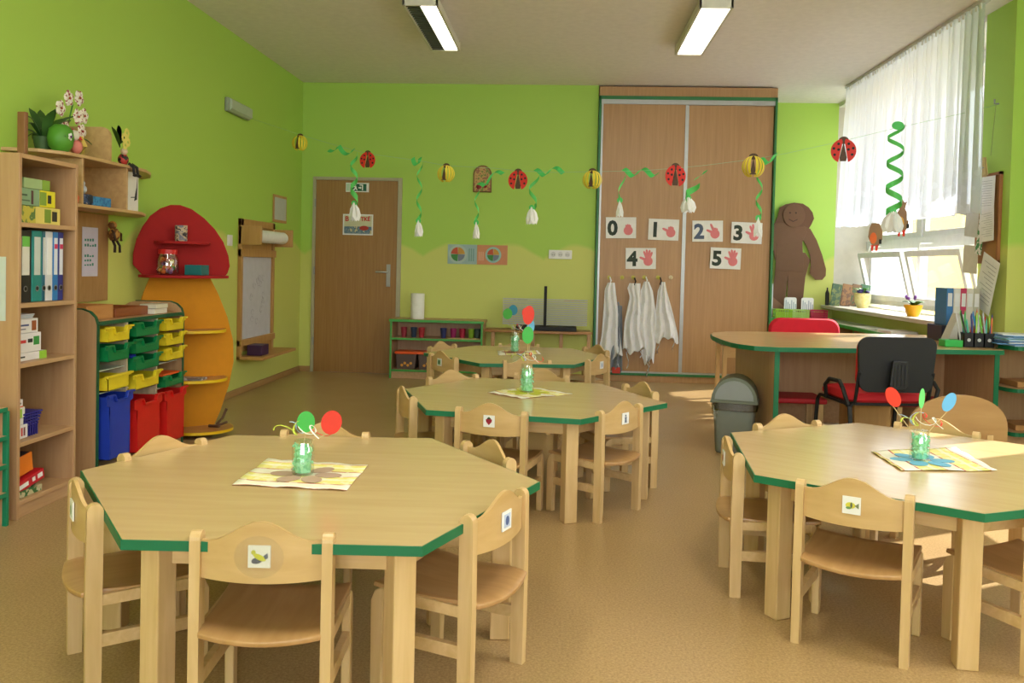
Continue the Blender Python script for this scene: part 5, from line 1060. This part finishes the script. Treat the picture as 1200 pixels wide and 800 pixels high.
for k in range(22):
    x = 2.625-.085+.17*k/21+rr.uniform(-.004, .004); y = 5.70+rr.uniform(-.03, .03); h = rr.uniform(.16, .24); a, b = rr.uniform(-.25, .1), rr.uniform(-.15, .15)
    m = MB(); m.tube([(0, 0, 0), (a*h, b*h*.3, h*.9), (a*h*1.02, b*h*.3, h)], [.0055, .0055, .002], 8); c = PC[k % len(PC)]
    tag(m.build('pen', M(c, .4), None, 0, True), ('pale grey', 'green', 'blue', 'black', 'light green', 'red', 'mint', 'silver', 'navy', 'orange', 'lime')[k % 11]+' pen in the black pen organiser, '+('left half' if k < 11 else 'right half'), 'pen', 'pens in the pen organiser', (x, y, .706))
# right shelf unit with papers
t = thing('curved_shelf_unit', 'beech shelf unit with green-edged rounded shelves at the right edge', 'shelf', (2.745, 5.50, 0))
def qshelf(z, name='shelf_board', r=.34):
    P = [(0, .16)]+[(.0+.06*(1-math.cos(a)), .16-.16*math.sin(a)) for a in [PI/2*k/6 for k in range(7)]]+[(.49, .0), (.49, .40), (.0, .40)]
    m = MB(); m.prism(P, z, z+.022); o = m.build(name, LAMY, t); m = MB(); q = off(P[1:-2]+[P[-2]]+[P[-1]], .004); Pp = P[1:-2]
    m.sweep([[(a[0], a[1], z-.001), (b[0], b[1], z-.001), (b[0], b[1], z+.023), (a[0], a[1], z+.023)] for a, b in zip(Pp, q)]); m.build('edge_band', GREEN, o)
for z in (.17, .44, .70): qshelf(z, 'top_board' if z > .6 else 'shelf_board')
B((.0, .20, 0), (.02, .40, .70), 'side_panel', LAMV, t); B((.0, .196, 0), (.02, .20, .70), 'edge_band', GREEN, t); B((.02, .38, 0), (.49, .40, .70), 'back_panel', LAMV, t); B((.02, .05, 0), (.49, .38, .17), 'plinth', LAMY, t)
for i, z in enumerate((.463, .193)): tag(B((2.83, 5.58, z), (3.1, 5.8, z+.035), 'wooden_puzzle', wood((190, 140, 86), (170, 122, 70), (1, 6, 6), .5), None, .004), ('flat wooden puzzle on the middle shelf at the right edge', 'flat wooden puzzle on the lowest shelf at the right edge')[i], 'puzzle')
rr = random.Random(6)
for k in range(9):
    c = ((150, 180, 216), (96, 150, 206), (226, 230, 236), (60, 110, 180), (190, 210, 230), (110, 160, 170))[k % 6]
    m = MB(); m.box((-.16, -.11, 0), (.2, .11, .007)); tag(m.build('folder', M(c, .5), None, .001), ('lowest', 'second', 'third', 'fourth', 'fifth', 'sixth', 'seventh', 'second highest', 'topmost')[k]+' '+('pale blue', 'sky blue', 'white', 'strong blue', 'ice blue', 'teal')[k % 6]+' folder of the messy pile at the right edge', 'folder', 'folders piled on the right shelf', (2.89+rr.uniform(-.03, .03), 5.64+rr.uniform(-.02, .02), .7235+k*.0078)).rotation_euler = (0, 0, rr.uniform(-.25, .25))

# cork board and notes on the pillar
t = thing('cork_board', 'narrow wooden-framed pin board crowded with notes on the green pillar', 'board', (XR-.001, 6.22, 1.55)); 
CF = wood((170, 110, 66), (150, 94, 50), (8, 8, 1), .5)
m = MB(); m.box((-.02, -.155, -.31), (0, -.135, .31)); m.box((-.02, .155, -.31), (0, .175, .31)); m.box((-.02, -.155, .29), (0, .175, .31)); m.box((-.02, -.155, -.31), (0, .175, -.29)); m.build('frame', CF, t)
B((-.010, -.135, -.29), (-.0, .155, .29), 'cork', M((178, 130, 78), .9, noise=90), t, 0)
def note(x, y, z, w, h, rx, lab, mat=PAPER, lines=True, off_=0):
    t = thing('note', lab, 'paper', (x, y, z)); t.rotation_euler = (rx, 0, 0); B((-.0015, -w/2, -h/2), (0, w/2, h/2), 'sheet', mat, t, 0)
    if lines: m = MB(); [m.box((-.0022, -w*.38, h*(.36-.07*k)), (-.0014, w*(.36-.16*(k*7 % 3)), h*(.372-.07*k))) for k in range(11)]; m.build('printed_lines', M((176, 176, 176), .6), t)
note(2.894, 6.25, 1.72, .30, .24, .03, 'printed sheet with a green picture at the top of the pin board')
B((2.8905, 6.31, 1.70), (2.8915, 6.37, 1.79), 'photo', print_mat([(30, 40, 24), (60, 90, 40), (120, 110, 60)], 50), None, 0); tag(bpy.data.objects['photo'], 'small dark green photo pinned on the top sheet of the board', 'photo')
note(2.89, 6.41, 1.53, .20, .20, .1, 'blank greyish note pinned at the left edge of the board', M((206, 206, 200), .7), False)
note(2.882, 6.17, 1.50, .20, .22, -.05, 'white note with small pictures right of the middle of the board')
note(2.884, 6.26, 1.43, .09, .26, .2, 'tilted white and green bookmark in the middle of the board', print_mat([(230, 230, 226), (60, 140, 80), (236, 232, 226)], 26), False)
note(2.886, 6.40, 1.27, .22, .2, .05, 'thin pale note hanging below the left corner of the board', M((214, 212, 200), .7), False)
note(2.872, 6.12, 1.10, .24, .38, .35, 'large tilted printed sheet hanging below the pin board')
t = thing('clothes_peg', 'big wooden clothes peg clipped over the top of the pin board', 'peg', (2.885, 6.24, 1.90)); m = MB(); m.box((-.012, -.02, -.06), (-.002, .02, .075)); m.box((.002, -.02, -.06), (.012, .02, .075)); m.xf(Matrix.Rotation(-.3, 4, 'X')); m.build('jaw', M((206, 176, 120), .5), t, .003); m = MB(); m.tube([(-.016, -.022, 0), (-.018, .022, .005)], .005, 6); m.build('spring', GREY, t)
for i, (z, c) in enumerate(((.98, ((70, 40, 30), (210, 160, 70), (40, 26, 24), (200, 120, 60))), (.86, ((190, 100, 50), (220, 190, 120), (150, 60, 40))))):
    t = thing('paper_ornament', ('round flower ornament of dark and yellow paper on the pillar, the larger', 'small orange ring ornament below the larger one on the pillar')[i], 'ornament', (2.91, 6.33, z)); r = .055-.02*i
    m = MB()
    for k in range(8): a = k*PI/4; m.ball((0, r*.75*math.cos(a), r*.75*math.sin(a)), r*.4, 8, (.3, 1, 1))
    m.build('petals', print_mat(list(c), 40), t, 0, True); m = MB(); m.ball((-.01, 0, 0), r*.42, 10, (.5, 1, 1)); m.build('centre', M(c[0], .6), t, 0, True)

# ================================================================== CURTAIN
t = thing('sheer_curtain', 'white sheer lace curtain with scalloped hem across the window', 'curtain', (2.73, 0, 0))
m = MB(); rows = []; NY, NZ = 300, 20
ya, yb = 5.99, 8.78
rr = random.Random(1); phs = [rr.random()*6 for _ in range(6)]
for j in range(NZ+1):
    f = j/NZ; row = []
    for i in range(NY+1):
        u = i/NY; y = ya+(yb-ya)*u; ye = y+f*.10*(u**2)
        hem = 1.56+.035*u+.022*abs(math.sin(u*PI*16))
        z = 2.965+(hem-2.965)*f
        amp = .014+.022*f
        x = amp*(math.sin(u*2*PI*31+phs[0]+.5*math.sin(u*17))+.5*math.sin(u*2*PI*13+phs[1]+f))
        row.append((x, ye, z))
    rows.append(row)
m.sweep(rows, close=False, cap=False); m.build('cloth', CURT, t, 0, True)
m = MB(); m.box((-.02, ya-.02, 2.965), (.03, yb+.03, 2.989)); m.build('curtain_rail', M((196, 196, 192), .4), t, .002)
for k in range(44): 
    y = ya+.03+k*(yb-ya-.06)/43
    if k == 0: g0 = MB().box((-.014, -.01, 2.93), (-.006, .01, 2.966)).build('glider', WHITE, t)
    else: g0 = g0.copy(); COL.objects.link(g0)
    g0.location = (0, y, 0)

# ================================================================== GARLAND
SP = [(-2.741, 7.307, 2.361), (-2.241, 7.205, 2.201), (-1.871, 7.13, 2.096), (-1.638, 7.082, 2.038), (-1.205, 6.995, 1.978), (-.968, 6.947, 1.935), (-.571, 6.866, 1.912), (-.386, 6.828, 1.891), (-.098, 6.77, 1.876), (.19, 6.711, 1.881), (.548, 6.639, 1.885), (.808, 6.586, 1.904), (.998, 6.548, 1.921), (1.349, 6.476, 1.965), (1.57, 6.431, 2.004), (1.954, 6.353, 2.09), (2.293, 6.284, 2.175), (2.717, 6.198, 2.27), (2.925, 6.163, 2.326)]
t = thing('garland_string', 'thin pale string strung across the room carrying the paper garland', 'string'); m = MB(); m.tube(SP, .0014, 5); m.build('string', M((150, 190, 150), .6), t)
m = MB(); m.tube([(2.929, 6.163, 2.33), (2.90, 6.163, 2.33), (2.90, 6.163, 2.36)], .006, 6); m.build('wall_hook', GREY, t)
m = MB(); m.tube([(2.91, 6.163, 2.33), (2.905, 6.2, 1.98)], .0012, 5); m.build('string', M((120, 120, 90), .6), t)
BR = M((84, 58, 36), .6); GA = -.2
def redbug(p, s, lab, rz=0):
    t = thing('paper_ladybird', lab, 'paper ladybird', p, GA+rz, 'red paper ladybirds on the garland'); r = .076*s
    for sg in (-1, 1):
        m = MB(); P = [(sg*.006*s, r*.75)]+[(sg*r*math.sin(a), r*math.cos(a)) for a in [.15+2.6*k/14 for k in range(15)]]; m.prism(P, -.004, .0, 'y'); m.build('wing', M((212, 40, 28), .6), t)
        m = MB()
        for a, q in ((.6, .7), (1.3, .78), (2.0, .75), (1.3, .4)): m.prism(circ(.0085*s, 10, (sg*r*q*math.sin(a), r*q*math.cos(a))), -.0052, -.0038, 'y')
        m.build('spot', BLACK, t)
    m = MB(); m.prism([(0, r*.75), (.022*s, -r*.55), (.018*s, -r*.85), (-.018*s, -r*.85), (-.022*s, -r*.55)], .0005, .004, 'y'); m.prism([(0, r*.6), (.014*s, -r*.5), (-.014*s, -r*.5)], -.0055, -.004, 'y'); m.build('body', BR, t)
    m = MB(); m.prism(circ(.03*s, 14, (0, r*.88), ry=.024*s), .0, .005, 'y'); m.build('head', BR, t)
def yelbug(p, s, lab, rz=0):
    t = thing('paper_ladybird', lab, 'paper ladybird', p, GA+rz, 'yellow paper ladybirds on the garland'); r = .07*s
    for k in range(9):
        ph = math.radians(-84+21*k); 
        if abs(ph) < .2: continue
        L = []; ph2 = -PI/2+ph
        for q in range(15):
            th = .12+(2.75-.12)*q/14; R_2 = r*math.sin(th); wv = .0062*s*(.4+math.sin(th))
            L.append([(R_2*math.cos(ph2)-sg*wv*math.sin(ph2)*1.0+e*math.cos(ph2), R_2*math.sin(ph2)+sg*wv*math.cos(ph2)+e*math.sin(ph2), r*math.cos(th)) for sg, e in ((-1, .0006), (1, .0006), (1, -.0006), (-1, -.0006))])
        m = MB(); m.sweep(L); m.build('wing_strip', M((230, 206, 50), .6), t)
    m = MB(); m.prism([(0, r*.75), (.02*s, -r*.75), (-.02*s, -r*.75)], -.052*s, -.048*s, 'y'); m.build('body', BR, t)
    m = MB(); m.prism(circ(.028*s, 14, (0, r*.95), ry=.02*s), -.003, .002, 'y'); m.build('head', BR, t)
yelbug((-2.24, 7.2, 2.129), .95, 'yellow folded ladybird at the left end of the garland'); redbug((-1.637, 7.075, 1.982), .9, 'red ladybird above the brown door')
yelbug((-.967, 6.94, 1.867), 1, 'yellow folded ladybird between the door and the plaque'); redbug((-.384, 6.82, 1.815), 1.02, 'red ladybird right of the wall plaque')
yelbug((.192, 6.705, 1.816), 1.05, 'yellow folded ladybird at the wardrobe left edge'); redbug((.805, 6.57, 1.843), 1.08, 'red ladybird before the wardrobe', .5)
yelbug((1.351, 6.46, 1.907), 1.15, 'yellow folded ladybird before the right wardrobe door'); redbug((1.956, 6.345, 2.018), 1.13, 'red ladybird at the curtain, rightmost on the garland')
GR = M((92, 200, 96), .6); GR2 = M((84, 204, 104), .6)
def snowdrop(x, y, zt, zb, lab, turns=2.5, rad=.02, w=.014, xo=0, curl=None, fl=(.045, .13), xf=0):
    t = thing('paper_snowdrop', lab, 'paper snowdrop', (x, y, 0), GA, 'paper snowdrops on the garland')
    L = []; N = 60; zr = zb+fl[1]*.45
    for k in range(N+1):
        f = k/N; a = turns*2*PI*f; c = Vector((rad*math.cos(a)+xo*(1-f)+xf*f, rad*math.sin(a), zt+(zr-zt)*f)); ww = w*(1.0+.9*f)
        L.append([c+Vector((0, 0, ww)), c+Vector((.001*math.cos(a), .001*math.sin(a), 0)), c-Vector((0, 0, ww)), c-Vector((.001*math.cos(a), .001*math.sin(a), 0))])
    m = MB(); m.sweep(L); m.build('spiral_stem', GR, t, 0, True)
    if curl:
        m = MB(); L = []
        for k in range(41):
            f = k/40; a = f*curl[1]*2*PI; c = Vector((xo+curl[0]*f, .028*math.sin(a), zt+.012+.028*math.cos(a)+curl[2]*f)); L.append([c+Vector((.016, 0, .01)), c+Vector((0, .0008, 0)), c-Vector((.016, 0, .01)), c-Vector((0, .0008, 0))])
        m.sweep(L); m.build('curl', GR2, t, 0, True)
    m = MB(); m.prism(circ(.022, 14, (xf, zb+fl[1]*.45)), -.006, -.003, 'y'); m.build('cap', GR2, t)
    fw, fh = fl
    for dx, tw in ((-.55, -.25), (.55, .25), (0, 0)):
        P = [(0, fh*.5), (fw*.42, fh*.15), (fw*.5, -fh*.2), (fw*.16, -fh*.5), (0, -fh*.42), (-fw*.16, -fh*.5), (-fw*.5, -fh*.2), (-fw*.42, fh*.15)]
        m = MB(); m.prism(P, -.0012, .0012, 'y'); m.xf(Matrix.Translation((xf+dx*fw*.5, -.002-.006*(1-abs(dx)), zb)) @ Matrix.Rotation(-dx*.35, 4, 'Y') @ Matrix.Rotation(tw*3, 4, 'Z')); m.build('petal', WHITE, t)
snowdrop(-1.76, 7.11, 2.04, 1.56, 'paper snowdrop hanging in front of the brown door', 2.2, .03, .016, .0, (-.22, 1.6, .04), (.075, .16), .01)
snowdrop(-1.19, 6.99, 1.96, 1.43, 'paper snowdrop between the door and the blue poster', 2.4, .022, .012, .0, (-.06, 1, .0), (.05, .14))
snowdrop(-.71, 6.89, 1.75, 1.42, 'paper snowdrop below the plaque, above the posters', 1.5, .018, .011, .0, (.22, 1.5, .14), (.035, .14))
snowdrop(-.27, 6.80, 1.86, 1.54, 'paper snowdrop between the plaque and the sockets', 1.2, .035, .013, .02, (.22, 1.4, .02), (.07, .14))
snowdrop(.405, 6.67, 1.86, 1.60, 'paper snowdrop with small petals above the numeral 0', .8, .02, .010, .02, (.26, 1.7, .0), (.035, .14))
snowdrop(.905, 6.57, 1.78, 1.63, 'paper snowdrop with broad petals where the sliding doors meet', .7, .03, .018, .05, (.07, .5, .12), (.085, .12))
snowdrop(1.40, 6.46, 1.93, 1.47, 'paper snowdrop with a long stem above the numeral 3', 2.2, .022, .011, .0, (.12, 1, .04), (.04, .15))
snowdrop(2.295, 6.283, 2.19, 1.515, 'paper snowdrop with a wide bright green spiral before the curtain', 3.4, .055, .013, .0, None, (.11, .16), .0)
m = MB(); m.prism(circ(.042, 16, (0, 0), ry=.03), -.002, 0, 'y'); tag(m.build('paper_disc', GR2, None), 'small green paper disc heading the widest green spiral', 'paper', None, (2.30, 6.27, 2.19))
# window birds
for i, (x, y, z, c) in enumerate(((2.685, 7.76, 1.47, (226, 104, 40)), (2.685, 7.16, 1.575, (226, 170, 50)))):
    t = thing('paper_bird', ('brown paper bird with orange belly at the curtain hem, left of the snowdrop', 'brown paper bird with yellow belly at the curtain hem, right of the snowdrop')[i], 'paper bird', (x, y, z), -.35)
    m = MB(); m.prism([(-.045, .08), (-.03, .12), (.03, .12), (.06, .07), (.06, -.02), (.03, -.08), (-.02, -.08), (-.055, 0)] if i == 0 else [(-.05, .05), (-.02, .10), (-.035, .16), (-.02, .15), (-.005, .18), (.015, .15), (.035, .16), (.02, .10), (.05, .05), (.05, -.03), (.02, -.10), (-.03, -.06)], -.004, 0, 'y'); m.build('body', M((150, 116, 84), .7), t)
    m = MB(); m.prism([(x_, z_-.01) for x_, z_ in circ(.028, 14, (-.012, 0), ry=.05)], -.006, -.004, 'y'); m.build('belly', M(c, .6), t)
    m = MB(); m.prism([(-.03, -.07), (-.005, -.07), (-.012, -.12), (-.026, -.12)], -.005, -.002, 'y'); m.prism([(.005, -.07), (.03, -.07), (.024, -.12), (.008, -.12)], -.005, -.002, 'y'); m.build('feet', M((220, 50, 30), .6), t)
    B((.035, -.006, -.06), (.055, -.003, -.02), 'tail', BLACK, t, 0)
    m = MB(); m.tube([(0, 0, .1), (0, 0, .62+.08*i)], .0008, 4); m.build('thread', WHITE, t)
